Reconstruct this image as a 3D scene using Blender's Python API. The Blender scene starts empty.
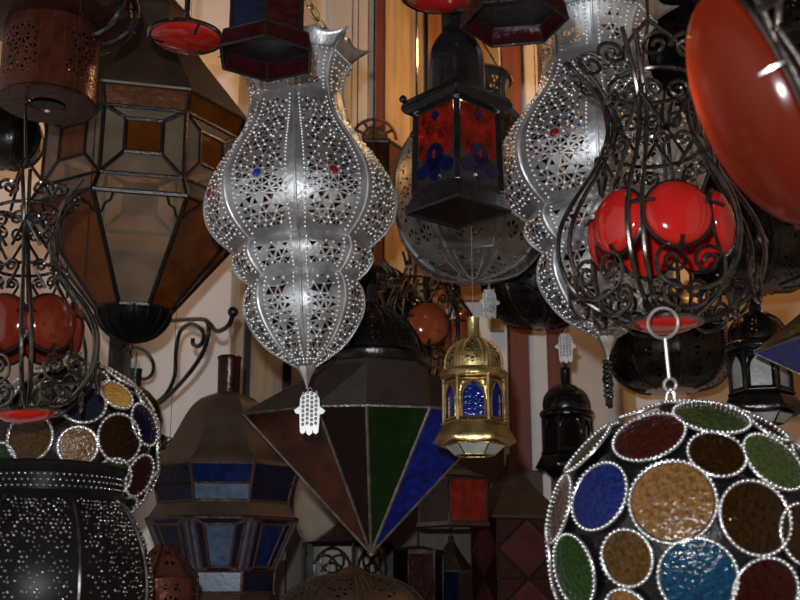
import bpy, math, random
from mathutils import Vector, Matrix
from mathutils.geometry import delaunay_2d_cdt
PI = math.pi
R = math.radians
scn = bpy.context.scene
COL = scn.collection
rnd = random.Random(7)

# ------------------------------------------------------------------ camera
CAMZ, PITCH, F = 1.6, R(14), 50 / 36 * 800
cam = bpy.data.cameras.new('camera')
cam.lens = 50
cam.sensor_width = 36
cam.clip_start = 0.05
camo = bpy.data.objects.new('camera', cam)
COL.objects.link(camo)
camo.location = (0, 0, CAMZ)
camo.rotation_euler = (PI / 2 + PITCH, 0, 0)
scn.camera = camo
cam.dof.use_dof = True
cam.dof.focus_distance = 1.95
cam.dof.aperture_fstop = 6.5
cam.dof.aperture_blades = 7
CP = Vector((0, 0, CAMZ))
UP = Vector((0, -math.sin(PITCH), math.cos(PITCH)))
FW = Vector((0, math.cos(PITCH), math.sin(PITCH)))

def ray(px, py):
    return Vector((1, 0, 0)) * ((px - 400) / F) + UP * ((300 - py) / F) + FW

def at(px, py, Y):
    d = ray(px, py)
    return CP + d * (Y / d.y)

def on_plane(px, py, p0, n):
    d = ray(px, py)
    return CP + d * ((p0 - CP).dot(n) / d.dot(n))

# ------------------------------------------------------------------ mesh builder
class MB:
    def __init__(s):
        s.v = []
        s.f = []
        s.inner = None

    def add(s, vs, fs):
        o = len(s.v)
        s.v += [Vector(v) for v in vs]
        s.f += [tuple(i + o for i in f) for f in fs]
        return s

    def box(s, c, size, rz=0.0):
        m = Matrix.Rotation(rz, 3, 'Z')
        c = Vector(c)
        vs = [c + m @ Vector((x * size[0] / 2, y * size[1] / 2, z * size[2] / 2)) for x in (-1, 1) for y in (-1, 1) for z in (-1, 1)]
        return s.add(vs, [(0, 1, 3, 2), (4, 6, 7, 5), (0, 4, 5, 1), (2, 3, 7, 6), (0, 2, 6, 4), (1, 5, 7, 3)])

    def tube(s, pts, r, n=6, closed=False, flat=1.0):
        pts = [Vector(p) for p in pts]
        m = len(pts)
        rs = r if isinstance(r, (list, tuple)) else [r] * m
        vs, fs = [], []
        nrm = None
        for i, p in enumerate(pts):
            a = pts[i - 1] if (i > 0 or closed) else p
            b = pts[(i + 1) % m] if (i < m - 1 or closed) else p
            t = (b - a)
            if t.length < 1e-9:
                t = Vector((0, 0, 1))
            t.normalize()
            if nrm is None:
                nrm = t.orthogonal().normalized()
            else:
                nrm = nrm - t * nrm.dot(t)
                if nrm.length < 1e-6:
                    nrm = t.orthogonal()
                nrm.normalize()
            bn = t.cross(nrm)
            for k in range(n):
                a_ = 2 * PI * k / n
                vs.append(p + (nrm * math.cos(a_) + bn * math.sin(a_) * flat) * rs[i])
        for i in range(m if closed else m - 1):
            j = (i + 1) % m
            for k in range(n):
                q = (k + 1) % n
                fs.append((i * n + k, i * n + q, j * n + q, j * n + k))
        if not closed:
            fs.append(tuple(range(n - 1, -1, -1)))
            fs.append(tuple((m - 1) * n + k for k in range(n)))
        return s.add(vs, fs)

    def lathe(s, prof, n=32, a0=0.0, c=(0, 0, 0), cap=True, arc=None):
        c = Vector(c)
        vs, fs = [], []
        for (r, z) in prof:
            for k in range(n):
                a = a0 + 2 * PI * k / n
                vs.append(c + Vector((r * math.sin(a), -r * math.cos(a), z)))
        m = len(prof)
        for i in range(m - 1):
            for k in range(n):
                q = (k + 1) % n
                fs.append((i * n + k, i * n + q, (i + 1) * n + q, (i + 1) * n + k))
        if cap:
            fs.append(tuple(range(n - 1, -1, -1)))
            fs.append(tuple((m - 1) * n + k for k in range(n)))
        return s.add(vs, fs)

    def ball(s, c, r, seg=8, rings=5, m=None):
        c = Vector(c)
        vs = [Vector((0, 0, r))]
        for i in range(1, rings):
            t = PI * i / rings
            for k in range(seg):
                a = 2 * PI * k / seg
                vs.append(Vector((r * math.sin(t) * math.cos(a), r * math.sin(t) * math.sin(a), r * math.cos(t))))
        vs.append(Vector((0, 0, -r)))
        fs = []
        for k in range(seg):
            q = (k + 1) % seg
            fs.append((0, 1 + k, 1 + q))
            for i in range(rings - 2):
                a = 1 + i * seg
                fs.append((a + k, a + seg + k, a + seg + q, a + q))
            a = 1 + (rings - 2) * seg
            fs.append((a + k, len(vs) - 1, a + q))
        if m is not None:
            vs = [m @ v for v in vs]
        return s.add([c + v for v in vs], fs)

    def bead(s, c, r):
        c = Vector(c)
        vs = [c + Vector(d) * r for d in BEADV]
        return s.add(vs, BEADF)

    def prism(s, outline, depth, m=None):
        n = len(outline)
        vs = [Vector((x, -depth / 2, z)) for x, z in outline] + [Vector((x, depth / 2, z)) for x, z in outline]
        if m is not None:
            vs = [m @ v for v in vs]
        fs = [tuple(range(n)), tuple(range(2 * n - 1, n - 1, -1))]
        fs += [(i, i + n, (i + 1) % n + n, (i + 1) % n) for i in range(n)]
        return s.add(vs, fs)

    def slab(s, poly, t):
        """a pane: polygon given thickness t to either side of its plane"""
        poly = [Vector(p) for p in poly]
        nn = Vector((0, 0, 0))
        for i in range(len(poly)):
            nn += poly[i].cross(poly[(i + 1) % len(poly)])
        nn.normalize()
        n = len(poly)
        vs = [p + nn * t / 2 for p in poly] + [p - nn * t / 2 for p in poly]
        fs = [tuple(range(n)), tuple(range(2 * n - 1, n - 1, -1))]
        fs += [(i, i + n, (i + 1) % n + n, (i + 1) % n) for i in range(n)]
        return s.add(vs, fs)

    def build(s, name, mat, parent=None, smooth=True, bevel=0.0, ang=40, solid=0.0):
        me = bpy.data.meshes.new(name)
        me.from_pydata([tuple(v) for v in s.v], [], s.f)
        me.update()
        if smooth:
            me.polygons.foreach_set('use_smooth', [True] * len(me.polygons))
            me.set_sharp_from_angle(angle=R(ang))
        me.materials.append(M[mat])
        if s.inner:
            me.materials.append(M['shaded_inside'])
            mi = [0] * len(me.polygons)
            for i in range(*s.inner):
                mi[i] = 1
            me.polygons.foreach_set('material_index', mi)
        o = bpy.data.objects.new(name, me)
        COL.objects.link(o)
        if parent is not None:
            o.parent = parent
        if bevel:
            b = o.modifiers.new('bevel', 'BEVEL')
            b.width = bevel
            b.segments = 2
            b.limit_method = 'ANGLE'
        if solid:
            b = o.modifiers.new('solid', 'SOLIDIFY')
            b.thickness = solid
            b.offset = 0
        return o

_t = (1 + 5 ** .5) / 2
_s = (1 + _t * _t) ** .5
BEADV = [(a / _s, b / _s, c / _s) for a, b, c in [(-1, _t, 0), (1, _t, 0), (-1, -_t, 0), (1, -_t, 0), (0, -1, _t), (0, 1, _t), (0, -1, -_t), (0, 1, -_t), (_t, 0, -1), (_t, 0, 1), (-_t, 0, -1), (-_t, 0, 1)]]
BEADF = [(0, 11, 5), (0, 5, 1), (0, 1, 7), (0, 7, 10), (0, 10, 11), (1, 5, 9), (5, 11, 4), (11, 10, 2), (10, 7, 6), (7, 1, 8), (3, 9, 4), (3, 4, 2), (3, 2, 6), (3, 6, 8), (3, 8, 9), (4, 9, 5), (2, 4, 11), (6, 2, 10), (8, 6, 7), (9, 8, 1)]

# ------------------------------------------------------------------ materials
M = {}

def mat(name, col, metal=0.0, rough=0.4, var=0.25, vscale=30, bump=0.0, bscale=120, coat=0.0, spec=0.5, sss=0.0, col2=None, stretch=None, clear=0.0, tint=None):
    m = bpy.data.materials.new(name)
    m.use_nodes = True
    nt = m.node_tree
    N, Lk = nt.nodes, nt.links
    b = N['Principled BSDF']
    tc = N.new('ShaderNodeTexCoord')
    mp = N.new('ShaderNodeMapping')
    if stretch:
        mp.inputs['Scale'].default_value = stretch
    Lk.new(tc.outputs['Object'], mp.inputs['Vector'])
    no = N.new('ShaderNodeTexNoise')
    no.inputs['Scale'].default_value = vscale
    no.inputs['Detail'].default_value = 5
    Lk.new(mp.outputs['Vector'], no.inputs['Vector'])
    rp = N.new('ShaderNodeValToRGB')
    c2 = col2 or tuple(c * (1 - var) for c in col)
    c1 = col if col2 else tuple(min(1, c * (1 + var * .6)) for c in col)
    rp.color_ramp.elements[0].position = .3
    rp.color_ramp.elements[1].position = .7
    rp.color_ramp.elements[0].color = (*c2, 1)
    rp.color_ramp.elements[1].color = (*c1, 1)
    Lk.new(no.outputs['Fac'], rp.inputs['Fac'])
    Lk.new(rp.outputs['Color'], b.inputs['Base Color'])
    b.inputs['Metallic'].default_value = metal
    rr = N.new('ShaderNodeMapRange')
    rr.inputs['To Min'].default_value = max(0.02, rough * .75)
    rr.inputs['To Max'].default_value = min(1, rough * 1.25)
    Lk.new(no.outputs['Fac'], rr.inputs['Value'])
    Lk.new(rr.outputs['Result'], b.inputs['Roughness'])
    b.inputs['Specular IOR Level'].default_value = spec
    b.inputs['Coat Weight'].default_value = coat
    b.inputs['Coat Roughness'].default_value = .06
    if sss:
        b.inputs['Subsurface Weight'].default_value = sss
        b.inputs['Subsurface Radius'].default_value = (.03, .01, .008)
        b.inputs['Subsurface Scale'].default_value = .5
    if bump:
        n2 = N.new('ShaderNodeTexNoise')
        n2.inputs['Scale'].default_value = bscale
        n2.inputs['Detail'].default_value = 3
        Lk.new(mp.outputs['Vector'], n2.inputs['Vector'])
        bu = N.new('ShaderNodeBump')
        bu.inputs['Strength'].default_value = bump
        bu.inputs['Distance'].default_value = .004
        Lk.new(n2.outputs['Fac'], bu.inputs['Height'])
        Lk.new(bu.outputs['Normal'], b.inputs['Normal'])
        if coat:
            Lk.new(bu.outputs['Normal'], b.inputs['Coat Normal'])
    if clear:
        # coloured glass that lets light straight through
        out = N['Material Output']
        tr = N.new('ShaderNodeBsdfTransparent')
        tr.inputs['Color'].default_value = (*(tint or col), 1)
        mx = N.new('ShaderNodeMixShader')
        mx.inputs['Fac'].default_value = clear
        Lk.new(b.outputs['BSDF'], mx.inputs[1])
        Lk.new(tr.outputs['BSDF'], mx.inputs[2])
        Lk.new(mx.outputs['Shader'], out.inputs['Surface'])
    M[name] = m
    return m

mat('silver', (.63, .645, .66), metal=.93, rough=.48, var=.4, vscale=20, bump=.35, bscale=90)
mat('silver_bead', (.9, .91, .92), metal=.95, rough=.3, var=.1)
mat('silver_bright', (.8, .8, .8), metal=.95, rough=.3, var=.2, vscale=40)
mat('charm_tin', (.46, .44, .43), metal=.6, rough=.4, var=.25, vscale=60)
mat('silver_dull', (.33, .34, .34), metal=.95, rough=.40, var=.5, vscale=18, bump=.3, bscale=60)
mat('dark_tin', (.05, .046, .044), metal=.9, rough=.26, var=.5, vscale=25, bump=.3, bscale=80)
mat('shaded_inside', (.045, .04, .036), metal=.7, rough=.5, var=.4, vscale=25)  # shade behind the piercings, put into the colour of the inner face
mat('dark_sheet', (.032, .022, .018), metal=.2, rough=.4, var=.3, vscale=16, bump=.15, bscale=70)
mat('iron', (.085, .075, .07), metal=.9, rough=.24, var=.6, vscale=60, bump=.06, bscale=120, coat=1.0)
mat('iron_matt', (.016, .014, .014), metal=.3, rough=.28, var=.4, vscale=40, bump=.2, bscale=150)
mat('black_paint', (.007, .007, .008), metal=.0, rough=.22, var=.5, vscale=25, bump=.2, bscale=120)
mat('bead_black', (.006, .005, .005), metal=.0, rough=.35, var=.3, spec=.06)
mat('bead_metal', (.36, .34, .34), metal=.95, rough=.2, var=.3)
mat('lead', (.022, .016, .014), metal=.5, rough=.3, var=.5, vscale=60, bump=.3, bscale=150)
mat('lead_brown', (.075, .040, .032), metal=.5, rough=.35, var=.5, vscale=60, bump=.3, bscale=150)
mat('lead_silver', (.24, .22, .2), metal=.9, rough=.35, var=.4, vscale=60, bump=.3, bscale=150)
mat('copper', (.085, .022, .011), metal=.5, rough=.3, var=.4, vscale=25, bump=.3, bscale=80)
mat('copper_dark', (.042, .014, .009), metal=.5, rough=.28, var=.4, vscale=25, bump=.25, bscale=80)
mat('brown_sheet', (.062, .039, .028), metal=.1, rough=.45, var=.35, vscale=16, bump=.15, bscale=70)
mat('brass', (.48, .345, .15), metal=.95, rough=.36, var=.45, vscale=35, bump=.35, bscale=90)
mat('gold_chain', (.95, .74, .30), metal=1, rough=.22, var=.15)
mat('amber_glass', (.19, .055, .008), rough=.14, var=.3, vscale=20, bump=.15, bscale=60, clear=.45, tint=(.5, .16, .02))
mat('clear_glass', (.30, .235, .175), rough=.14, var=.35, vscale=14, bump=.1, bscale=50, clear=.6, tint=(.9, .8, .68))
mat('smoked_glass', (.05, .045, .045), rough=.1, var=.3, vscale=14, bump=.1, bscale=50, clear=.5, tint=(.5, .46, .44))
mat('blue_glass', (.003, .012, .065), rough=.12, var=.5, vscale=50, bump=.25, bscale=130, spec=.3)
mat('pale_blue_glass', (.05, .08, .135), rough=.3, var=.45, vscale=50, bump=.06, bscale=130, spec=.3)
mat('navy_glass', (.002, .005, .022), rough=.12, var=.4, vscale=40, bump=.2, bscale=120, spec=.25)
mat('cobalt_glass', (.002, .010, .15), rough=.12, var=.7, vscale=60, bump=.25, bscale=140, spec=.3)
mat('green_glass', (.003, .016, .003), rough=.14, var=.4, vscale=30, bump=.3, bscale=110, spec=.3)
mat('brown_glass', (.052, .013, .005), rough=.16, var=.6, vscale=20, bump=.3, bscale=90, spec=.3)
mat('dark_glass', (.009, .004, .004), rough=.14, var=.4, vscale=30, bump=.25, bscale=100, spec=.3)
mat('maroon_glass', (.025, .003, .004), rough=.14, var=.4, vscale=30, bump=.4, bscale=60, spec=.4)
mat('maroon_pale_glass', (.085, .016, .024), rough=.25, var=.4, vscale=30, bump=.2, bscale=90, spec=.3)
mat('red_pane', (.24, .010, .004), rough=.08, var=.85, vscale=45, bump=.6, bscale=80, clear=.4, tint=(1, .12, .03))
mat('ruby_glass', (.20, .008, .006), rough=.1, var=.5, vscale=50, bump=.5, bscale=120)
mat('frost_glass', (.34, .35, .33), rough=.3, var=.25, vscale=25, bump=.2, bscale=80)
mat('red_cabochon', (.46, .013, .010), rough=.1, var=.2, vscale=9, coat=.6, sss=.15)
mat('deep_cabochon', (.15, .016, .006), rough=.1, var=.25, vscale=12, coat=.5, sss=.1)
mat('amber_cabochon', (.26, .05, .012), rough=.09, var=.25, vscale=12, coat=.5, sss=.1)
mat('jewel_blue', (.01, .03, .30), rough=.08, coat=.5)
mat('jewel_red', (.22, .008, .008), rough=.08, coat=.5)
mat('jewel_green', (.02, .10, .02), rough=.08, coat=.5)
mat('motif_blue', (.004, .006, .042), rough=.12, var=.3)
mat('cream_shade', (.30, .25, .20), rough=.7, var=.2, vscale=12)
mat('hook_steel', (.72, .66, .62), metal=.9, rough=.34, var=.25)
# disc-ball glass: crinkled, with glints put into the colour as speckle
for nm, c, v in (('disc_blue', (.003, .010, .075), .6), ('disc_teal', (.004, .026, .055), .6), ('disc_amber', (.13, .06, .018), .7), ('disc_gold', (.45, .24, .05), .4),
                 ('disc_rust', (.045, .020, .002), .75), ('disc_tan', (.125, .060, .020), .6), ('disc_brown', (.014, .005, .0008), .7), ('disc_maroon', (.030, .006, .003), .5),
                 ('disc_wine', (.018, .0015, .0015), .5), ('disc_green', (.030, .048, .014), .5), ('disc_leaf', (.006, .028, .002), .6),
                 ('disc_slate', (.012, .015, .024), .4), ('disc_indigo', (.003, .003, .03), .5), ('disc_clear', (.11, .07, .055), .5)):
    mat(nm, tuple(min(1, x * (1 + v)) for x in c), rough=.1, col2=tuple(x * (1 - v * .9) for x in c), vscale=200, bump=.7, bscale=130, coat=0, spec=.3)

# big red lens: translucent glass that glows where the bulb behind it shines
def translucent(name, col, mixf, rough=.15):
    m = bpy.data.materials.new(name)
    m.use_nodes = True
    N, Lk = m.node_tree.nodes, m.node_tree.links
    b = N['Principled BSDF']
    no = N.new('ShaderNodeTexNoise')
    no.inputs['Scale'].default_value = 14
    tc = N.new('ShaderNodeTexCoord')
    Lk.new(tc.outputs['Object'], no.inputs['Vector'])
    rp = N.new('ShaderNodeValToRGB')
    rp.color_ramp.elements[0].color = (*[c * .75 for c in col], 1)
    rp.color_ramp.elements[1].color = (*[min(1, c * 1.2) for c in col], 1)
    Lk.new(no.outputs['Fac'], rp.inputs['Fac'])
    Lk.new(rp.outputs['Color'], b.inputs['Base Color'])
    b.inputs['Roughness'].default_value = rough
    t = N.new('ShaderNodeBsdfTranslucent')
    t.inputs['Color'].default_value = (min(1, col[0] * 2.2), col[1] * 2.2, col[2] * 1.2, 1)
    mx = N.new('ShaderNodeMixShader')
    mx.inputs['Fac'].default_value = mixf
    Lk.new(b.outputs['BSDF'], mx.inputs[1])
    Lk.new(t.outputs['BSDF'], mx.inputs[2])
    Lk.new(mx.outputs['Shader'], N['Material Output'].inputs['Surface'])
    M[name] = m

translucent('lens_red', (.085, .011, .005), .5, .2)
mat('plaster', (.86, .83, .82), rough=.85, var=.08, vscale=5, bump=.15, bscale=25)
mat('plaster_tan', (.45, .33, .23), rough=.85, var=.18, vscale=5, bump=.15, bscale=25)
mat('plaster_grey', (.58, .55, .53), rough=.85, var=.12, vscale=5, bump=.15, bscale=25)
mat('wood_tan', (.33, .24, .15), rough=.6, var=.35, vscale=9, stretch=(6, 6, .5), bump=.15, bscale=40)
mat('wood_gold', (.50, .32, .14), rough=.55, var=.3, vscale=9, stretch=(6, 6, .5), bump=.15, bscale=40)
mat('wood_orange_lit', (.28, .12, .035), rough=.6, var=.3, vscale=9, stretch=(6, 6, .5))  # orange wood, with the warm light on the wall put into its colour
mat('wood_grey', (.40, .34, .27), rough=.7, var=.3, vscale=9, stretch=(6, 6, .5), bump=.15, bscale=40)
mat('wood_red', (.16, .042, .03), rough=.6, var=.35, vscale=9, stretch=(6, 6, .5))
mat('wood_black', (.018, .015, .013), rough=.6, var=.3, vscale=9)
mat('wood_dark', (.055, .032, .022), rough=.6, var=.4, vscale=8, stretch=(6, 6, .5))
mat('tile_floor', (.22, .15, .11), rough=.7, var=.3, vscale=6)

# ------------------------------------------------------------------ things
def tag(o, label, cat, group=None):
    o['label'] = label
    o['category'] = cat
    if group:
        o['group'] = group
    return o

def thing(name, label, cat, loc=(0, 0, 0), rz=0.0, group=None):
    o = bpy.data.objects.new(name, None)
    o.empty_display_size = .05
    COL.objects.link(o)
    o.location = loc
    o.rotation_euler = (0, 0, rz)
    return tag(o, label, cat, group)

def struct(name, mb, m, bevel=0):
    o = mb.build(name, m, None, smooth=False, bevel=bevel)
    o['kind'] = 'structure'
    return o

def share(o, parent, rz=0.0, loc=None):
    """another instance of a part (shares its mesh), turned about the thing's axis; its sub-parts come along"""
    c = o.copy()
    COL.objects.link(c)
    c.parent = parent
    c.rotation_euler = (o.rotation_euler[0], o.rotation_euler[1], o.rotation_euler[2] + rz)
    if loc is not None:
        c.location = loc
    for ch in list(o.children):
        d = ch.copy()
        COL.objects.link(d)
        d.parent = c
    return c

def dup(root, loc, rz, label, scale=1.0, group=None):
    r = root.copy()
    COL.objects.link(r)
    r.location = loc
    r.rotation_euler = (0, 0, rz)
    r.scale = (scale,) * 3
    r['label'] = label
    if group:
        r['group'] = group
    for ch in list(root.children):
        c = ch.copy()
        COL.objects.link(c)
        c.parent = r
        for g in list(ch.children):
            d = g.copy()
            COL.objects.link(d)
            d.parent = c
    return r

class Axis:
    """vertical axis of a hanging lantern: pixel rows become heights, pixel radii become metres"""
    def __init__(s, px, py, Y):
        s.Y = Y
        s.p = at(px, py, Y)
        s.px = px
        s.a = math.atan2(-s.p.x, Y)          # turn that faces the viewer's side
        s.k = (Y * math.cos(PITCH) + (s.p.z - CAMZ) * math.sin(PITCH)) / F   # metres per pixel

    def z(s, py, off=0.0):          # local height of pixel row py in the plane `off` metres nearer than the axis
        return at(s.px, py, s.Y - off).z - s.p.z

    def r(s, px):
        return px * s.k

    def prof(s, rows):              # silhouette rows (py, half width px) -> (r, z)
        return [(s.r(h), s.z(y)) for y, h in rows]

def smooth_prof(prof, n=4):
    """Catmull-Rom through (r, z) points"""
    out = []
    P = [prof[0]] + list(prof) + [prof[-1]]
    for i in range(1, len(P) - 2):
        for j in range(n):
            t = j / n
            q = []
            for d in (0, 1):
                a, b, c, e = P[i - 1][d], P[i][d], P[i + 1][d], P[i + 2][d]
                q.append(.5 * (2 * b + (c - a) * t + (2 * a - 5 * b + 4 * c - e) * t * t + (3 * b - a - 3 * c + e) * t ** 3))
            out.append(tuple(q))
    out.append(tuple(prof[-1]))
    return out

def pol(r, a, z):
    return Vector((r * math.sin(a), -r * math.cos(a), z))

CEIL = 3.62

def hanger(root, z0, m='iron_matt', r=.0012, name='suspension_wire', x=0.0, dx=0.0, dy=0.0):
    ztop = (CEIL - root.location.z)
    e = Matrix.Rotation(-root.rotation_euler.z, 3, 'Z') @ Vector((dx, dy, ztop))
    mb = MB().tube([(x, 0, z0), (x, 0, z0 + .02), e], r, 5)
    return mb.build(name, m, root)

# ------------------------------------------------------------------ pierced metal
def pierced(mb, surf, W, H, seed, step=.0125, margin=.012, rosette=None, hole=.5, bead=.0023, wfun=None, solid_p=.0, edge_beads=True, lattice_beads=True, bead_p=.75, hvar=(.85, 1.15)):
    """a sheet surf(u in -1..1, v in 0..1) with triangular piercings between raised beads"""
    rg = random.Random(seed)
    nv = max(8, int(H / .011))
    um = 1 - margin / (W / 2)
    um = max(.55, um)
    vm = margin / H
    bound = []
    for j in range(nv + 1):
        v = j / nv
        bound += [(-1, v), (1, v)]
        if vm * .7 < v < 1 - vm * .7:
            bound += [(-um, v), (um, v)]
    k = max(3, int(W * um / step / 1.6))
    for i in range(1, 2 * k):
        u = -1 + i / k
        bound += [(u, 0), (u, 1)]
        if abs(u) < um * .98:
            bound += [(u, vm), (u, 1 - vm)]
    inner = []
    half = W / 2 * um
    rows = max(2, int((H - 2 * margin) / (step * .9)))
    for j in range(rows + 1):
        y = margin + (H - 2 * margin) * (j + .5) / (rows + 1)
        off = 0 if j % 2 else .5
        n = int(half / step) + 1
        for i in range(n + 1):
            x = (i + off) * step
            if x > half - step * .35:
                continue
            jx = rg.uniform(-.25, .25) * step if x > 0 else 0
            jy = rg.uniform(-.28, .28) * step
            for sg in ((1, -1) if x > 0 else (1,)):
                inner.append((sg * (x + jx), y + jy))
    if rosette:
        cx, cy, rr = rosette
        inner = [p for p in inner if math.hypot(p[0] - cx, p[1] - cy) > rr + step * .45]
        for q, n in ((.32, 8), (.66, 12), (1.0, 18)):
            for i in range(n):
                a = 2 * PI * (i + (.5 if n == 12 else 0)) / n
                p = (cx + rr * q * math.cos(a), cy + rr * q * math.sin(a))
                if abs(p[0]) < half - .002 and margin < p[1] < H - margin:
                    inner.append(p)
    pts = [Vector((u * W / 2, v * H)) for u, v in bound] + [Vector(p) for p in inner]
    nb = len(bound)
    vo, _, fo, ov, _, _ = delaunay_2d_cdt(pts, [], [], 0, 1e-6)
    inn = [min(o) >= nb if o else True for o in ov]

    def S(p):
        return surf(p.x / (W / 2), p.y / H)
    P3 = [S(p) for p in vo]
    base = len(mb.v)
    fstart = len(mb.f)
    mb.v += P3
    for f in fo:
        tri = [vo[i] for i in f]
        area = abs((tri[1] - tri[0]).cross(tri[2] - tri[0])) / 2 if False else abs((tri[1].x - tri[0].x) * (tri[2].y - tri[0].y) - (tri[2].x - tri[0].x) * (tri[1].y - tri[0].y)) / 2
        c2 = sum(tri, Vector((0, 0))) / 3
        inside = abs(c2.x) < half and margin < c2.y < H - margin
        good = inside and area > step * step * .16 and sum(inn[i] for i in f) >= 2 and rg.random() > solid_p
        if rosette and math.hypot(c2.x - rosette[0], c2.y - rosette[1]) < rosette[2] * .3:
            good = False
        if not good:
            mb.f.append(tuple(i + base for i in f))
            continue
        c = sum((P3[i] for i in f), Vector((0, 0, 0))) / 3
        o = len(mb.v)
        h = min(.8, hole * rg.uniform(*hvar))
        mb.v += [P3[i].lerp(c, 1 - h) for i in f]
        for q in range(3):
            w = (q + 1) % 3
            mb.f.append((f[q] + base, f[w] + base, o + w, o + q))
    # the inner face of the sheet, coloured dark as painted shade inside the lantern
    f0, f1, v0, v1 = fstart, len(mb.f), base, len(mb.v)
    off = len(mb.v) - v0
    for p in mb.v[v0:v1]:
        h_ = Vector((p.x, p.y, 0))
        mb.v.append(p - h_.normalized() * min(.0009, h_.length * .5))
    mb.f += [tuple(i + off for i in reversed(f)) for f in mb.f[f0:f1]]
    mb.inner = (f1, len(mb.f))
    bb = MB()
    if lattice_beads and bead:
        for i, p in enumerate(vo):
            if inn[i] and rg.random() < bead_p:
                bb.bead(P3[i], bead * rg.uniform(.65, 1.15))
    if edge_beads and bead:
        n = int(H / (bead * 2.7))
        for i in range(n + 1):
            v = vm * .8 + (1 - 1.6 * vm) * i / max(1, n)
            for sg in (-1, 1):
                bb.bead(surf(sg * um * 1.02, v), bead * .85)
    return bb

def arc_table(prof):
    L = [0]
    for i in range(1, len(prof)):
        L.append(L[-1] + math.hypot(prof[i][0] - prof[i - 1][0], prof[i][1] - prof[i - 1][1]))
    return L

def prof_at(prof, L, v):
    t = v * L[-1]
    for i in range(1, len(L)):
        if t <= L[i] or i == len(L) - 1:
            q = (t - L[i - 1]) / max(1e-9, L[i] - L[i - 1])
            return (prof[i - 1][0] + (prof[i][0] - prof[i - 1][0]) * q, prof[i - 1][1] + (prof[i][1] - prof[i - 1][1]) * q)

def face_surf(prof, a0, a1, bulge=0.0):
    L = arc_table(prof)

    def s(u, v):
        r, z = prof_at(prof, L, v)
        q = pol(r, a0, z).lerp(pol(r, a1, z), (u + 1) / 2)
        if bulge:
            am = (a0 + a1) / 2
            q += pol(r, am, 0) * bulge * (1 - u * u)
        return q
    return s, L[-1]

def pierced_body(root, sections, N, phase, mname, ridge, step, bead, part='pierced_panel', seed=1, hole=.5, rosette=None, bulge=.05, ridge_mat=None, margin=.012, band=True, solid_p=0.0, bead_mat=None, bead_p=.75, hvar=(.85, 1.15)):
    """faceted pierced body: sections = list of profiles, bottom to top"""
    for si, prof in enumerate(sections):
        rm = sum(p[0] for p in prof) / len(prof)
        for k in range(1 if False else N):
            a0 = phase + 2 * PI * k / N
            a1 = phase + 2 * PI * (k + 1) / N
            if k == 0:
                s, H = face_surf(prof, a0, a1, bulge)
                mb = MB()
                W = 2 * rm * math.sin(PI / N)
                ro = rosette.get(si) if rosette else None
                sp = solid_p[si] if isinstance(solid_p, (list, tuple)) else solid_p
                bb = pierced(mb, s, W, H, seed + si, step, min(margin, W * .16, H * .2), ro, hole, bead, solid_p=sp, bead_p=bead_p, hvar=hvar)
                if bead_mat is None:
                    mb.add(bb.v, bb.f)
                first = mb.build(part, mname, root, ang=75)
                if bead_mat:
                    bb.build('bead_pattern', bead_mat, first, ang=180)
            else:
                share(first, root, 2 * PI * k / N)
        if ridge:
            rt = None
            for k in range(N):
                if rt is None:
                    rt = MB().tube([pol(r * 1.005, phase, z) for r, z in prof], ridge, 6).build('ridge', ridge_mat or mname, root)
                else:
                    share(rt, root, 2 * PI * k / N)
        if si in (band if isinstance(band, tuple) else (range(1, 9) if band else ())):
            r, z = prof[0]
            MB().tube([pol(r * 1.01, phase + 2 * PI * k / N, z) for k in range(N)], ridge * 1.1, 6, closed=True).build('waist_band', ridge_mat or mname, root)

# ------------------------------------------------------------------ leaded glass lanterns
SQ = [[(-1, 0), (1, 0), (1, 1), (-1, 1)]]
HEXP = [([(-.45, .33), (.45, .33), (.45, .82), (-.45, .82)], 0), ([(-1, 1), (-.45, .82), (.45, .82), (1, 1)], 1), ([(-1, 0), (1, 0), (.45, .33), (-.45, .33)], 1),
        ([(-1, 0), (-.45, .33), (-.45, .82), (-1, 1)], 2), ([(1, 0), (1, 1), (.45, .82), (.45, .33)], 2)]

def glazed(root, lower, upper, N, phase, mats, pattern=None, lead=.004, leadmat='lead', faces=None, frame=None, pane='glass_pane'):
    """one band of panes between two rings (r, z); pattern = polygons in (u,v) with a material index; leads go into `frame`"""
    pattern = pattern or [(SQ[0], 0)]
    seen = set()
    for k in range(N):
        if faces is not None and k not in faces:
            continue
        a0 = phase + 2 * PI * k / N
        a1 = phase + 2 * PI * (k + 1) / N
        A, B = pol(lower[0], a0, lower[1]), pol(lower[0], a1, lower[1])
        C, D = pol(upper[0], a1, upper[1]), pol(upper[0], a0, upper[1])

        def S(u, v):
            return A.lerp(B, (u + 1) / 2).lerp(D.lerp(C, (u + 1) / 2), v)
        for poly, mi in pattern:
            pts = [S(u, v) for u, v in poly]
            # drop doubled points where a ring closes to a tip
            q = []
            for p in pts:
                if not q or (p - q[-1]).length > 1e-4:
                    q.append(p)
            if (q[0] - q[-1]).length < 1e-4:
                q.pop()
            c = sum(q, Vector((0, 0, 0))) / len(q)
            ms = mats[mi] if isinstance(mats, (list, tuple)) else mats
            if isinstance(ms, (list, tuple)):
                ms = ms[k % len(ms)]
            MB().slab([p.lerp(c, .03) for p in q], .0025).build(pane, ms, root, smooth=False)
            for i in range(len(q)):
                a, b = q[i], q[(i + 1) % len(q)]
                key = tuple(sorted([tuple(round(x, 4) for x in a), tuple(round(x, 4) for x in b)]))
                if key not in seen:
                    seen.add(key)
                    frame.tube([a, b], lead, 6)

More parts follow.
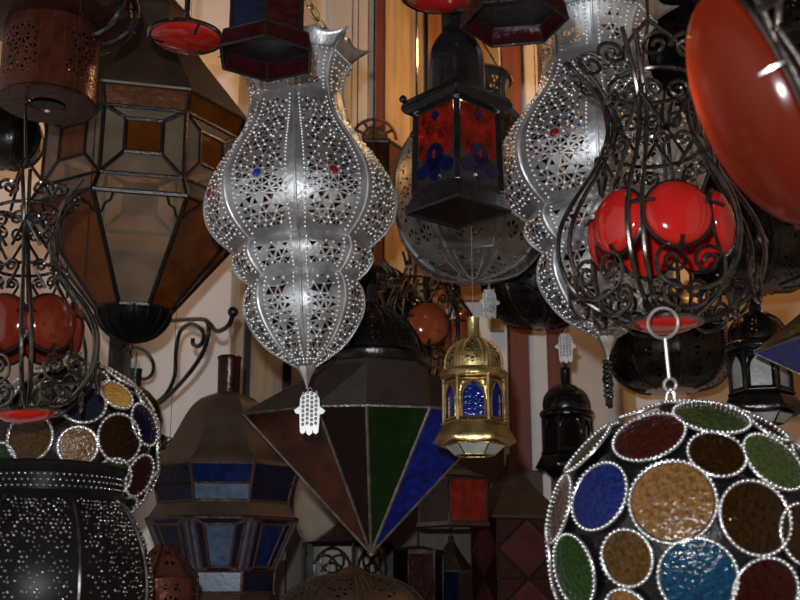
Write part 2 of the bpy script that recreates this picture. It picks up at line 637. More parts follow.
# ------------------------------------------------------------------ wrought iron lanterns
def spiral(c, ex, ez, r0, turns, start, sgn=1, n=26, rmin=.12):
    pts = []
    for i in range(n + 1):
        t = i / n
        a = start + sgn * t * turns * 2 * PI
        r = r0 * (1 - (1 - rmin) * t)
        pts.append(c + ex * (r * math.cos(a)) + ez * (r * math.sin(a)))
    return pts

def iron_lantern(name, label, ax, rib_rows, phase, cab, bottom, glass, group, rod=.0035, hoops=(), scrolls=(), inner=.9, twin=R(7), N=6, wire=True, gap_rib=False, rod_top=None, cap=None, glass_bottom=None):
    root = thing(name, label, 'lantern', ax.p, ax.a, group)
    prof = smooth_prof(ax.prof(rib_rows), 5)
    L = arc_table(prof)

    def rad(z):
        best = min(prof, key=lambda p: abs(p[1] - z))
        for i in range(len(prof) - 1):
            z0, z1 = prof[i][1], prof[i + 1][1]
            if min(z0, z1) <= z <= max(z0, z1) and abs(z1 - z0) > 1e-6:
                return prof[i][0] + (prof[i + 1][0] - prof[i][0]) * (z - z0) / (z1 - z0)
        return best[0]
    # ribs: two per gap, the second a little tighter
    for j, (da, sc) in enumerate(((-twin / 2, 1.0), (twin / 2, inner))):
        rb = MB().tube([pol(r * sc, phase + PI / N + da, z) for r, z in prof], rod, 7).build('rib', 'iron', root)
        for k in range(1, N):
            share(rb, root, 2 * PI * k / N)
    # hoops
    for py, h in hoops:
        z = ax.z(py)
        MB().tube([pol(ax.r(h), 2 * PI * i / 36, z) for i in range(36)], rod * .9, 6, closed=True).build('hoop', 'iron', root)
    # scrolls between the ribs
    for (py, size, turns, kind) in scrolls:
        z = ax.z(py)
        r = rad(z) * .93
        first = None
        a = phase
        for k in range(N):
            if first is not None:
                share(first, root, 2 * PI * k / N)
                continue
            ez = Vector((0, 0, 1))
            ex = pol(1, a + PI / 2, 0)
            er = pol(1, a, 0)
            mb = MB()
            s_ = ax.r(size)
            if kind == 'heart':
                for sg in (-1, 1):
                    c = er * r + ez * z + ex * sg * s_ * .82
                    sp = spiral(c, ex * -sg, ez, s_ * .78, turns, 0, 1)
                    sp = [er * (r * 1.0) + ez * (z - s_ * 1.35)] + [er * r + ez * (z - s_ * 1.25) + ex * sg * s_ * .8] + [er * r + ez * (z - s_ * .8) + ex * sg * s_ * 1.5] + [er * r + ez * (z) + ex * sg * s_ * 1.62] + spiral(c, ex * sg, ez, s_ * .78, turns, 0.2, 1)
                    mb.tube(smooth3(sp), rod * .85, 6)
            elif kind == 'flat':          # scroll lying level, seen from below
                for sg in (-1, 1):
                    c = er * r + ez * z + ex * sg * s_ * .9
                    mb.tube(spiral(c, ex * -sg, (er * .8 + ez * .5).normalized(), s_, turns, 0, 1), rod * .9, 6)
            elif kind == 'ess':
                for sg in (-1, 1):
                    c1 = er * r + ez * (z + s_ * .7) + ex * sg * s_ * .75
                    c2 = er * r * 1.02 + ez * (z - s_ * 1.6) + ex * sg * s_ * .25
                    mb.tube(smooth3(list(reversed(spiral(c1, ex * sg, ez, s_ * .72, turns, -.6, 1))) + [c2]), rod * .8, 6)
            first = mb.build('scroll', 'iron', root)
    # glass cabochons in clawed rings
    if cab:
        py, cr, pr, tilt = cab
        z = ax.z(py)
        rr = ax.r(pr)
        cr = ax.r(cr)
        first = None
        for k in range(N):
            if first is not None:
                share(first, root, 2 * PI * k / N)
                continue
            nrm = pol(math.cos(tilt), phase, math.sin(tilt)).normalized()
            c = pol(rr, phase, z)
            q = nrm.to_track_quat('Z', 'Y').to_matrix()
            pr_ = [(cr * math.cos(t), cr * .42 * math.sin(t)) for t in [PI / 2 * i / 7 for i in range(7)]] + [(.0005, cr * .42)]
            mb = MB().lathe([(cr * .97, -cr * .12)] + pr_, 32)
            mb.v = [c + q @ v for v in mb.v]
            first = mb.build('glass_cabochon', glass, root, ang=70)
            ring = MB().tube([c + q @ Vector((cr * 1.02 * math.cos(t), cr * 1.02 * math.sin(t), -cr * .06)) for t in [2 * PI * i / 28 for i in range(28)]], rod * .8, 6, closed=True)
            for t in (R(20), R(160), R(-90)):
                e = Vector((math.cos(t), math.sin(t), 0))
                ring.tube([c + q @ (e * cr * 1.05), c + q @ (e * cr * .98 + Vector((0, 0, cr * .14))), c + q @ (e * cr * .80 + Vector((0, 0, cr * .29)))], rod * 1.0, 5)
            rg_ = ring.build('claw_ring', 'iron_matt', first)
    # red glass dish closing the bottom
    if bottom:
        py, h, d = bottom
        z = ax.z(py)
        hr = ax.r(h)
        pr_ = [(hr * math.sin(t), z - ax.r(d) * math.cos(t)) for t in [PI / 2 * i / 8 for i in range(9)]]
        pr_[0] = (.0005, pr_[0][1])
        gd = MB().lathe(pr_, 36).build('glass_dish', glass_bottom or glass, root, ang=60)
        MB().tube([pol(hr * 1.02, 2 * PI * i / 36, z) for i in range(36)], rod * 1.1, 6, closed=True).build('dish_ring', 'iron', root)
    # stem up to the ceiling
    if cap:
        py, h = cap
        z = ax.z(py)
        MB().tube([(0, 0, ax.z(py) - .0), (0, 0, CEIL - ax.p.z if rod_top is None else ax.z(rod_top))], rod * .8, 6).build('suspension_rod', 'iron', root)
        for k in range(3):
            a = phase + PI / 3 + 2 * PI * k / 3
            t = MB().tube([pol(ax.r(h), a, ax.z(py + 45)), pol(ax.r(h) * .5, a, ax.z(py + 20)), (0, 0, ax.z(py))], rod * .9, 6).build('stay_rod', 'iron', root)
    return root

def smooth3(pts, n=3):
    pts = [Vector(p) for p in pts]
    P = [pts[0]] + pts + [pts[-1]]
    out = []
    for i in range(1, len(P) - 2):
        for j in range(n):
            t = j / n
            a, b, c, e = P[i - 1], P[i], P[i + 1], P[i + 2]
            out.append(.5 * (2 * b + (c - a) * t + (2 * a - 5 * b + 4 * c - e) * t * t + (3 * b - a - 3 * c + e) * t ** 3))
    out.append(pts[-1])
    return out

def chain(label, p0, p1, n, m, r, w, group=None):
    p0, p1 = Vector(p0), Vector(p1)
    root = thing('hanging_chain', label, 'chain', p1, 0, group)
    d = (p1 - p0)
    ln = d.length / n
    t = d.normalized()
    s1 = t.orthogonal().normalized()
    s2 = t.cross(s1)
    for i in range(n):
        c = (p0 + t * ln * (i + .5)) - p1
        s = s1 if i % 2 else s2
        pts = []
        hl = ln * .62
        for j in range(16):
            a = 2 * PI * j / 16
            x = math.cos(a) * w
            y = math.sin(a)
            y = (abs(y) ** .7) * (1 if y > 0 else -1) * hl
            pts.append(c + s * x + t * y)
        MB().tube(pts, r, 6, closed=True).build('link', m, root)
    return root
#---SCENE---
# ------------------------------------------------------------------ the room
YW = 3.3
GP = 'group'
def wallbox(px0, px1, py0, py1, Yf, thick=.03):
    """upright board whose front face covers these pixels at depth Yf"""
    a, b = at(px0, py1, Yf), at(px1, py0, Yf)
    x0 = (px0 - 400) / F * (Yf / ray(px0, (py0 + py1) / 2).y)
    x1 = (px1 - 400) / F * (Yf / ray(px1, (py0 + py1) / 2).y)
    return MB().box(((x0 + x1) / 2, Yf + thick / 2, (a.z + b.z) / 2), (x1 - x0, thick, b.z - a.z))

struct('wall_back', MB().box((0, YW + .06, 1.8), (3.6, .12, 3.7)), 'plaster')
struct('wall_left', MB().box((-1.8, 1.0, 1.8), (.1, 4.7, 3.7)), 'plaster')
struct('wall_right', MB().box((1.8, 1.0, 1.8), (.1, 4.7, 3.7)), 'plaster_tan')
struct('floor', MB().box((0, .9, -.05), (3.7, 5.0, .1)), 'tile_floor')
struct('ceiling', MB().box((0, .9, CEIL + .05), (3.7, 5.0, .1)), 'wood_dark')
tn = [0]
def trim(px0, px1, py0, py1, m, Yf=3.27, thick=.03):
    tn[0] += 1
    struct('trim_%d' % tn[0], wallbox(px0, px1, py0, py1, Yf, thick), m)
trim(232, 246, 60, 470, 'wood_grey', 3.24, .06)
trim(246, 254, 60, 470, 'wood_black', 3.285, .015)
trim(254, 285, 60, 470, 'wood_tan', 3.26, .04)
trim(285, 294, 60, 470, 'wood_black', 3.285, .015)
trim(294, 328, 60, 470, 'wood_tan', 3.26, .04)
trim(328, 375, -60, 470, 'plaster_grey', 3.28, .02)
trim(375, 385, -60, 420, 'wood_red', 3.25, .05)
trim(385, 410, -60, 420, 'wood_gold', 3.24, .06)
trim(410, 424, -60, 420, 'wood_tan', 3.265, .035)
trim(424, 429, -60, 420, 'wood_black', 3.285, .015)
trim(429, 445, -60, 420, 'wood_orange_lit', 3.26, .04)
trim(445, 487, -60, 300, 'wood_orange_lit', 3.27, .03)
trim(487, 500, -60, 330, 'wood_tan', 3.265, .035)
trim(507, 526, -60, 560, 'wood_red', 3.23, .07)
trim(546, 561, -60, 560, 'wood_red', 3.24, .06)
trim(561, 622, -60, 480, 'plaster_grey', 3.28, .02)
trim(622, 634, 250, 480, 'wood_gold', 3.25, .05)
trim(690, 850, 280, 405, 'plaster_tan', 3.28, .02)
trim(634, 850, -60, 30, 'wood_gold', 3.25, .05)
trim(285, 507, 440, 720, 'wood_dark', 3.2, .1)
trim(526, 546, 470, 720, 'wood_dark', 3.2, .1)
trim(160, 285, 560, 720, 'wood_dark', 3.2, .1)
trim(100, 118, 330, 640, 'wood_black', 3.23, .07)

# ------------------------------------------------------------------ two silver lanterns
def silver_lantern(name, label, ax, phase):
    root = thing(name, label, 'lantern', ax.p, ax.a, 'large silver pierced lanterns')
    low = smooth_prof(ax.prof([(367, 9), (350, 35), (333, 50), (316, 59), (302, 61), (290, 58.5), (283, 54)]), 3)
    mid = smooth_prof(ax.prof([(283, 54), (274, 65), (264, 71.5), (256, 71), (251, 68)]), 3)
    big = smooth_prof(ax.prof([(251, 68), (238, 85), (222, 96), (204, 99), (186, 95), (166, 83), (148, 69), (130, 57), (118, 52), (108, 50)]), 3)
    neck = smooth_prof(ax.prof([(108, 50), (100, 49), (90, 49.5), (78, 53), (68, 59)]), 3)
    st = ax.r(8.6)
    bd = ax.r(1.95)
    W = lambda p: 2 * sum(q[0] for q in p) / len(p) * math.sin(PI / 8)
    Hb = arc_table(big)[-1]
    pierced_body(root, [low, mid, big, neck], 8, phase, 'silver', ax.r(1.4), st, bd, rosette={2: (0, Hb * .36, ax.r(20))}, band=(1, 2), hole=.62, ridge_mat='silver', margin=ax.r(7.5), seed=11, solid_p=[.22, .15, .22, .45], bead_mat='silver_bead', bead_p=.95, hvar=(.65, 1.2))
    # flared crown: a scalloped lip whose corners point outward
    n = 6
    for k in range(8):
        if k == 0:
            vs, fs = [], []
            a0, a1 = phase, phase + PI / 4
            for j in range(5):
                t = j / 4
                for i in range(2 * n + 1):
                    u = -1 + i / n
                    rc = ax.r(59 + 24 * t ** 1.3) if abs(u) > .99 else ax.r(59 + (10 + 13 * abs(u) ** 3) * t ** 1.3)
                    zz = ax.z(68) + (ax.z(54) - ax.z(68)) * t * (1.0 + .25 * (1 - abs(u)) - .25 * math.sin(abs(u) * PI))
                    vs.append(pol(rc, a0, zz).lerp(pol(rc, a1, zz), (u + 1) / 2))
            w = 2 * n + 1
            for j in range(4):
                for i in range(w - 1):
                    fs.append((j * w + i, j * w + i + 1, (j + 1) * w + i + 1, (j + 1) * w + i))
            mb = MB().add(vs, fs)
            for i in range(9):
                t = (i + .5) / 9
                mb.bead(pol(ax.r(61), a0, ax.z(69)).lerp(pol(ax.r(61), a1, ax.z(69)), t), bd)
            cr = mb.build('crown_lip', 'silver', root, ang=60, solid=.0012)
        else:
            share(cr, root, k * PI / 4)
    # coloured jewels in the rosettes
    s, H = face_surf(big, phase, phase + PI / 4, .05)
    p = s(0, .36)
    nrm = pol(1, phase + PI / 8, .25).normalized()
    for k in range(8):
        q = Matrix.Rotation(k * PI / 4, 3, 'Z')
        nn = q @ nrm
        qq = nn.to_track_quat('Z', 'Y').to_matrix()
        mb = MB().lathe([(ax.r(4.4), 0), (ax.r(4.6), ax.r(1.2)), (ax.r(3), ax.r(2.6)), (.0003, ax.r(3))], 10)
        mb.v = [q @ p + qq @ v for v in mb.v]
        mb.build('jewel', ['jewel_red', 'jewel_green', 'jewel_blue', 'jewel_red', 'jewel_blue', 'jewel_green', 'jewel_red', 'jewel_blue'][k], root)
    # finial cone with its wire eye
    fin = MB().lathe(ax.prof([(388, .6), (378, 4), (368, 9.2), (364, 9.5)]), 8, phase).build('finial', 'silver_bright', root)
    MB().tube([(0, 0, ax.z(389)), (0, 0, ax.z(385))], ax.r(1), 6).build('wire_eye', 'hook_steel', fin)
    # three stays inside the crown carry it from a ring
    zt = ax.z(30)
    for k in range(4):
        MB().tube([pol(ax.r(54), phase + k * PI / 2, ax.z(74)), pol(ax.r(3), phase + k * PI / 2, ax.z(-15))], ax.r(.8), 5).build('stay_wire', 'iron', root)
    hanger(root, ax.z(-15), r=ax.r(1), name='suspension_rod')
    return root

A1 = Axis(307, 386, 2.0)
sil = silver_lantern('silver_lantern', 'large silver pierced lantern with flared crown in the middle left, hamsa below its tip', A1, R(-3))
sil.rotation_euler = (0, R(-3.2), A1.a)
A2p = at(608, 357, 1.98)
sc2 = 1.11
sil2 = dup(sil, A2p, R(-53), 'large silver pierced lantern half hidden behind the iron lantern with red glass', sc2)
sil2.scale = (1.10, 1.10, 1.04)

# hamsa charms
def hamsa(label, loc, h, rz, m, tilt=0):
    root = thing('hanging_hamsa_charm', label, 'charm', loc, rz, 'silver hamsa charms')
    out = [(-.06, 0), (-.20, -.05), (-.28, -.16), (-.29, -.34), (-.36, -.38), (-.45, -.43), (-.40, -.50), (-.29, -.52), (-.28, -.72), (-.26, -.93), (-.19, -.97), (-.12, -.93),
           (-.10, -.86), (-.08, -.95), (0, -1.0), (.08, -.95), (.10, -.86), (.12, -.93), (.19, -.97), (.26, -.93), (.28, -.72), (.29, -.52), (.40, -.50), (.45, -.43), (.36, -.38), (.29, -.34), (.28, -.16), (.20, -.05), (.06, 0)]
    out = [(x * h, (z - .07) * h) for x, z in out]
    mb = MB().prism(list(reversed(out)), h * .035)
    for r_ in range(8):
        for c in range(4):
            x = (-.19 + .125 * c) * h
            z = (-.12 - .1 * r_ + (.03 if c % 2 else 0)) * h
            if abs(x) < .24 * h:
                mb.bead((x, -h * .02, z), h * .05)
                mb.bead((x, h * .02, z), h * .05)
    mb.build('hand_plate', m, root, ang=35)
    root.scale.x = .78
    MB().tube([(h * .055 * math.sin(2 * PI * i / 14), 0, -h * .05 + h * .07 * math.cos(2 * PI * i / 14)) for i in range(14)], h * .014, 5, closed=True).build('loop', 'hook_steel', root)
    root.rotation_euler = (tilt, 0, rz)
    return root

k1 = A1.k
hamsa('silver hamsa charm hanging under the tip of the silver lantern in the middle left', at(310, 388.5, 2.0) + Vector((0, 0, 0)), 44 * k1, R(4), 'charm_tin')
hamsa('dark hamsa charm turned edge on under the half hidden silver lantern', at(607, 357.5, 1.98), 48 * k1, R(62), 'dark_tin')

# gold chain that carries the silver lantern
chain('short gold link chain rising from the silver lantern crown beside the red lantern', at(331, 41, 1.93), at(298, -14, 1.93), 5, 'gold_chain', .0022, .0075)

# ------------------------------------------------------------------ squat silver lantern behind the black lantern
ax = Axis(474, 282, 2.55)
root = thing('silver_lantern', 'squat round silver pierced lantern behind the black square lantern', 'lantern', ax.p, ax.a, None)
low = smooth_prof(ax.prof([(281, 2), (279, 22), (272, 45), (262, 58)]), 2)
belly = smooth_prof(ax.prof([(262, 58), (246, 71), (226, 79), (205, 82), (180, 81.5), (158, 74), (135, 60), (116, 44)]), 3)
neck = smooth_prof(ax.prof([(116, 44), (104, 38), (92, 38), (82, 42)]), 2)
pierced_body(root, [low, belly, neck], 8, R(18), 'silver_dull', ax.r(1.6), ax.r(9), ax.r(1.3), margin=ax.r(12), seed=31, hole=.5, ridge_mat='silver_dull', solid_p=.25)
MB().tube([pol(ax.r(43), 2 * PI * i / 16, ax.z(82)) for i in range(16)], ax.r(2), 6, closed=True).build('crown_rim', 'brass', root)
MB().tube([(ax.r(15), 0, ax.z(289)), (ax.r(15), 0, ax.z(275))], ax.r(.7), 5).build('wire_eye', 'hook_steel', root)
for k in range(4):
    MB().tube([pol(ax.r(38), k * PI / 2, ax.z(84)), (0, 0, ax.z(20))], ax.r(.8), 5).build('stay_wire', 'iron', root)
hanger(root, ax.z(20), r=ax.r(1))
hamsa('small silver hamsa charm hanging under the squat silver lantern', at(489, 287, 2.55), 31 * ax.k, R(10), 'silver')

# ------------------------------------------------------------------ black square lantern with red panes
ax = Axis(458, 215, 1.8)
root = thing('square_lantern', 'black square lantern with red panes and blue motifs beside the large silver lanterns', 'lantern', ax.p, ax.a, None)
ph = 0.0
rimz = ax.z(214)
MB().lathe([(ax.r(53.5), rimz), (ax.r(54), rimz + ax.r(3)), (ax.r(45.5), ax.z(194)), (ax.r(45), ax.z(190)), (ax.r(38), ax.z(190)), (ax.r(40), ax.z(195)), (ax.r(48), rimz + ax.r(4)), (ax.r(53.5), rimz)], 4, ph, cap=False).build('flared_base', 'black_paint', root, smooth=False, bevel=.0015)
und = MB().lathe([(ax.r(50), rimz + ax.r(2)), (ax.r(30), rimz + ax.r(7)), (.0008, rimz + ax.r(13))], 4, ph).build('underside', 'black_paint', root, smooth=False)
fr = MB()
for k in range(4):
    fr.tube([pol(ax.r(43.5), ph + k * PI / 2, ax.z(194)), pol(ax.r(41.5), ph + k * PI / 2, ax.z(112))], ax.r(4.4), 4)
    for y, h in ((193, 43.5), (113, 41.5)):
        fr.tube([pol(ax.r(h), ph + k * PI / 2, ax.z(y)), pol(ax.r(h), ph + (k + 1) * PI / 2, ax.z(y))], ax.r(3.0), 4)
fr.build('post_frame', 'black_paint', root, smooth=False, bevel=.001)
for k in range(4):
    a0, a1 = ph + k * PI / 2, ph + (k + 1) * PI / 2
    A, B = pol(ax.r(42.5), a0, ax.z(192)), pol(ax.r(42.5), a1, ax.z(192))
    C, D = pol(ax.r(40.5), a1, ax.z(114)), pol(ax.r(40.5), a0, ax.z(114))
    def S(u, v):
        return A.lerp(B, u).lerp(D.lerp(C, u), v)
    nrm = pol(1, (a0 + a1) / 2, 0)
    pn = MB().slab([A, B, C, D], .003).build('glass_pane', 'smoked_glass', root, smooth=False)
    # painted red ground and the blue flower in relief
    def blob(cu, cv, ru, rv, n=18, lobes=0, amp=.0, off=.0018):
        pts = []
        for i in range(n):
            t = 2 * PI * i / n
            q = 1 + amp * math.cos(lobes * t)
            pts.append(S(cu + ru * q * math.cos(t), cv + rv * q * math.sin(t)) + nrm * off)
        return pts
    red = [S(u, v) + nrm * .0022 for u, v in [(.10, .42), (.2, .34), (.8, .34), (.90, .42), (.93, .7), (.93, .97), (.07, .97), (.07, .7)]]
    MB().slab(red, .0012).build('red_glass', 'red_pane', pn, smooth=False)
    mb = MB()
    for (cu, cv, ru, rv) in ((.5, .37, .20, .15), (.5, .27, .30, .08), (.20, .20, .14, .08), (.80, .20, .14, .08), (.5, .15, .12, .10)):
        mb.slab(blob(cu, cv, ru, rv, off=.0035 + .0003 * cu), .0022)
    mb.build('flower_motif', 'motif_blue', pn, smooth=False)
    mb = MB()
    mb.slab([S(u, v) + nrm * .0036 for u, v in ((.5, .80), (.60, .875), (.5, .95), (.40, .875))], .0024)
    mb.build('diamond_motif', 'motif_blue', pn, smooth=False)
    MB().slab(blob(.5, .38, .035, .06, 10, off=.0052), .0012).build('red_bud', 'ruby_glass', pn, smooth=False)
# overhanging roof slab
rz0, rz1 = ax.z(112), ax.z(100)
MB().lathe([(ax.r(50), rz0 - ax.r(2)), (ax.r(56), rz0), (ax.r(58.5), rz0 + ax.r(6)), (ax.r(55), rz1), (ax.r(40), rz1 + ax.r(4))], 4, ph).build('roof_slab', 'black_paint', root, smooth=False, bevel=.003)
MB().lathe(smooth_prof(ax.prof([(101, 29.5), (85, 29.5), (65, 29), (52, 27), (42, 22), (35, 16), (30, 15.5), (0, 15.5), (-12, 15.5)]), 2), 24).build('dome_cap', 'black_paint', root, ang=50)
hg = MB()
for y in (98, 134):
    hg.ball(pol(ax.r(55 if y == 98 else 44), -PI / 2, ax.z(y)), ax.r(4.2), 8, 6)
hg.build('hinge_knob', 'black_paint', root)
hanger(root, ax.z(-12), r=.003, name='suspension_rod')
LAMP_BLACK = ax.p + Vector((0, 0, ax.z(122)))

# ------------------------------------------------------------------ two dark red hexagonal lanterns at the top edge
def hex_tray(label, px, py, Y, rp, rot, panes):
    ax = Axis(px, py, Y)
    root = thing('hexagonal_lantern', label, 'lantern', ax.p, ax.a, 'dark red hexagonal lanterns at the top edge')
    k = ax.k
    r0 = rp * k
    fr = MB()
    glazed(root, (r0 * .97, k * 1), (r0 * .90, k * 19), 6, rot, 'maroon_glass', lead=k * 1.6, leadmat='iron_matt', frame=fr, pane='skirt_pane')
    glazed(root, (r0 * .76, k * 22), (r0 * .76, k * 92), 6, rot, [panes], lead=k * 2.4, leadmat='iron_matt', frame=fr)
    fr.build('lead_frame', 'iron_matt', root)
    MB().lathe([(r0 * .91, k * 19), (r0 * .78, k * 24), (r0 * .30, k * 24), (.0005, k * 26)], 6, rot).build('floor_plate', 'iron_matt', root, smooth=False)
    MB().lathe([(r0 * .86, k * 91), (r0 * .9, k * 97), (r0 * .5, k * 124), (r0 * .2, k * 142), (r0 * .2, k * 160)], 6, rot).build('roof', 'brown_sheet', root, smooth=False, bevel=.001)
    hanger(root, k * 160, r=.002, name='suspension_rod')
    return root
hex_tray('dark red and blue hexagonal lantern hanging in front of the large silver lantern crown', 266, 60, 1.62, 52, R(-2), ['maroon_glass', 'maroon_glass', 'blue_glass', 'maroon_glass', 'maroon_glass', 'navy_glass'])
hex_tray('dark red hexagonal lantern above the half hidden silver lantern, lower edge only', 514, 24, 1.46, 55, R(-34), ['maroon_glass'] * 6)

# ------------------------------------------------------------------ big amber octagonal lantern, left
ax = Axis(132, 335, 2.5)
root = thing('octagonal_lantern', 'big octagonal lantern of amber and clear glass with a tapering foot', 'lantern', ax.p, ax.a, None)
ph = R(22.5)
C225 = math.cos(R(22.5))
def fr_ring(y, r):          # ring given by its front face row
    rr = ax.r(r)
    return (rr, ax.z(y, rr * C225))
r1, r2, r3, r4, r5 = fr_ring(84, 108), fr_ring(107, 101), fr_ring(174, 102), fr_ring(191, 113), fr_ring(303, 38)
fr = MB()
ld = ax.r(2.3)
glazed(root, r2, r1, 8, ph, 'amber_glass', lead=ld, frame=fr)
glazed(root, r3, r2, 8, ph, ['amber_glass', 'clear_glass', 'clear_glass'], HEXP, lead=ld, frame=fr)
glazed(root, r4, r3, 8, ph, 'clear_glass', lead=ld, frame=fr, pane='rim_pane')
glazed(root, r5, r4, 8, ph, [['amber_glass', 'amber_glass', 'amber_glass', 'amber_glass', 'amber_glass', 'amber_glass', 'amber_glass', 'clear_glass']], lead=ld * 1.1, frame=fr)
# thin ornament in the corners of each tall pane
for k in range(8):
    a0, a1 = ph + k * PI / 4, ph + (k + 1) * PI / 4
    A, B, C, D = pol(r5[0], a0, r5[1]), pol(r5[0], a1, r5[1]), pol(r4[0], a1, r4[1]), pol(r4[0], a0, r4[1])
    S = lambda u, v: A.lerp(B, u).lerp(D.lerp(C, u), v) + pol(.004, (a0 + a1) / 2, 0)
    for sg in (0, 1):
        w = lambda u: u if sg == 0 else 1 - u
        fr.tube([S(w(.04), .80), S(w(.10), .88), S(w(.17), .91), S(w(.21), .98)], ax.r(1.3), 5)
fr.build('lead_frame', 'lead', root)
MB().lathe([(r1[0] * 1.02, r1[1] - .004), (r1[0] * 1.03, r1[1] + .002), (ax.r(62), r1[1] + ax.r(66)), (ax.r(50), r1[1] + ax.r(84)), (ax.r(46), r1[1] + ax.r(120)), (ax.r(20), r1[1] + ax.r(150)), (ax.r(12), r1[1] + ax.r(160))], 8, ph).build('roof', 'brown_sheet', root, smooth=False, bevel=.001)
bp = []
zt, rt = r5[1], ax.r(37)
for i in range(9):
    t = PI / 2 * i / 8
    bp.append((max(.001, rt * math.cos(t)), zt - ax.r(31) * math.sin(t)))
mb = MB().lathe(bp[::-1], 32)
for k in range(16):
    a = 2 * PI * k / 16
    mb.tube([pol(r * 1.01, a, z) for r, z in bp], ax.r(1.5), 5)
mb.build('fluted_bulb', 'bead_black', root)
MB().tube([(0, 0, bp[-1][1] + .004), (.002, 0, bp[-1][1] - ax.r(7)), (-.004, -.003, bp[-1][1] - ax.r(12)), (.004, -.003, bp[-1][1] - ax.r(17))], ax.r(1.3), 6).build('wire_hook', 'iron', root)
hanger(root, r1[1] + ax.r(160), r=.003, name='suspension_rod')

# ------------------------------------------------------------------ copper cylinder lantern, top left
ax = Axis(47, 104, 1.8)
root = thing('copper_lantern', 'pierced copper cylinder lantern with wide upper dish at the top left corner', 'lantern', ax.p, ax.a, None)
rc = ax.r(47)
zb = 0.0
ztop = ax.z(30)
def cyl(u, v):
    return pol(rc, PI / 4 * (u + 1), zb + (ztop - zb) * v)
for k in range(4):
    if k == 0:
        mb = MB()
        bb = pierced(mb, cyl, rc * PI / 2, ztop - zb, 5, ax.r(8.5), ax.r(12), None, .5, ax.r(1.2), solid_p=.35)
        first = mb.build('pierced_wall', 'copper', root, ang=70)
        bb.build('bead_pattern', 'copper', first, ang=180)
    else:
        share(first, root, k * PI / 2)
mb = MB()
n = 40
for (ra, rb) in ((rc * 1.02, rc * .66), (rc * .66, rc * .36)):
    pass
mb.lathe([(rc * 1.01, zb + .003), (rc * 1.03, zb), (rc * 1.0, zb - .003), (rc * .4, zb - .002), (rc * .38, zb + .002)], 40, cap=False)
mb.build('base_disc', 'copper_dark', root)
MB().lathe([(rc * .9, ztop - .004), (ax.r(74), ztop + ax.r(5)), (ax.r(80), ztop + ax.r(12)), (ax.r(79), ztop + ax.r(30)), (ax.r(70), ztop + ax.r(46)), (ax.r(40), ztop + ax.r(70)), (ax.r(14), ztop + ax.r(80))], 40).build('upper_dish', 'copper_dark', root, bevel=.001)
mb = MB()
for k in range(44):
    mb.bead(pol(ax.r(80.5), 2 * PI * k / 44, ztop + ax.r(16 + 8 * (k % 2))), ax.r(2.6))
mb.build('stud_band', 'copper', root)
hook = MB()
for a in (R(48), R(68)):
    c = pol(ax.r(52), a, 0)
    ez = Vector((0, 0, 1))
    ex = pol(1, a, 0)
    hook.tube(smooth3([c + ez * (ztop - ax.r(15)) , c + ex * ax.r(14) + ez * (ztop - ax.r(12)), c + ex * ax.r(30) + ez * (ztop + ax.r(4)), c + ex * ax.r(32) + ez * (ztop + ax.r(24)), c + ex * ax.r(20) + ez * (ztop + ax.r(44)), c + ez * (ztop + ax.r(52))], 4), ax.r(3.4), 7)
hook.build('scroll_handle', 'iron', root)
hanger(root, ztop + ax.r(80), r=.003, name='suspension_rod')

# ------------------------------------------------------------------ wrought iron lanterns with glass cabochons
axr = Axis(666, 324, 1.55)
iron_r = iron_lantern('iron_lantern', 'wrought iron scroll lantern with bright red glass, the large one on the right', axr,
    [(322, 34), (315, 57), (302, 78), (285, 95), (265, 103), (245, 105), (222, 99), (198, 85), (172, 66), (148, 53), (125, 48), (104, 54), (86, 66), (72, 80), (62, 90)],
    R(17), (231, 33, 60, R(4)), (322, 32, 11), 'red_cabochon', 'wrought iron lanterns', rod=.0036,
    hoops=((322, 36), (86, 45), (152, 44)), scrolls=((284, 20, 1.6, 'heart'), (306, 13, 1.5, 'heart'), (118, 17, 1.5, 'ess'), (168, 13, 1.5, 'ess'), (76, 17, 1.6, 'flat')), cap=(20, 45), inner=.91)
axl = Axis(26, 414, 1.8)
iron_l = iron_lantern('iron_lantern', 'wrought iron scroll lantern with dark red glass at the left edge', axl,
    [(412, 30), (405, 48), (392, 65), (375, 76), (355, 81), (335, 79), (315, 69), (295, 53), (275, 39), (255, 35), (238, 34), (222, 38), (208, 47), (197, 58), (190, 67)],
    R(30), (331, 28, 46, R(-2)), (412, 28, 12), 'deep_cabochon', 'wrought iron lanterns', rod=.0033, rod_top=106,
    hoops=((412, 31), (211, 30), (270, 28)), scrolls=((376, 14, 1.6, 'heart'), (399, 10, 1.5, 'heart'), (236, 12, 1.5, 'ess'), (282, 10, 1.5, 'ess'), (203, 11, 1.6, 'flat')), cap=(160, 30), inner=.9, glass_bottom='red_cabochon')
iron_l.rotation_euler = (0, R(-4.5), axl.a)
axm = Axis(418, 386, 2.8)
iron_m = iron_lantern('iron_lantern', 'dark iron lantern with amber glass between the silver and brass lanterns', axm,
    [(386, 26), (376, 44), (358, 58), (338, 62), (318, 58), (300, 46), (286, 34), (274, 30), (262, 40)],
    R(12), (334, 21, 48, R(0)), (386, 25, 8), 'amber_cabochon', 'wrought iron lanterns', rod=.004,
    hoops=((386, 27), (284, 30)), scrolls=((364, 10, 1.4, 'heart'), (298, 9, 1.4, 'ess')), cap=(240, 22), inner=.9)

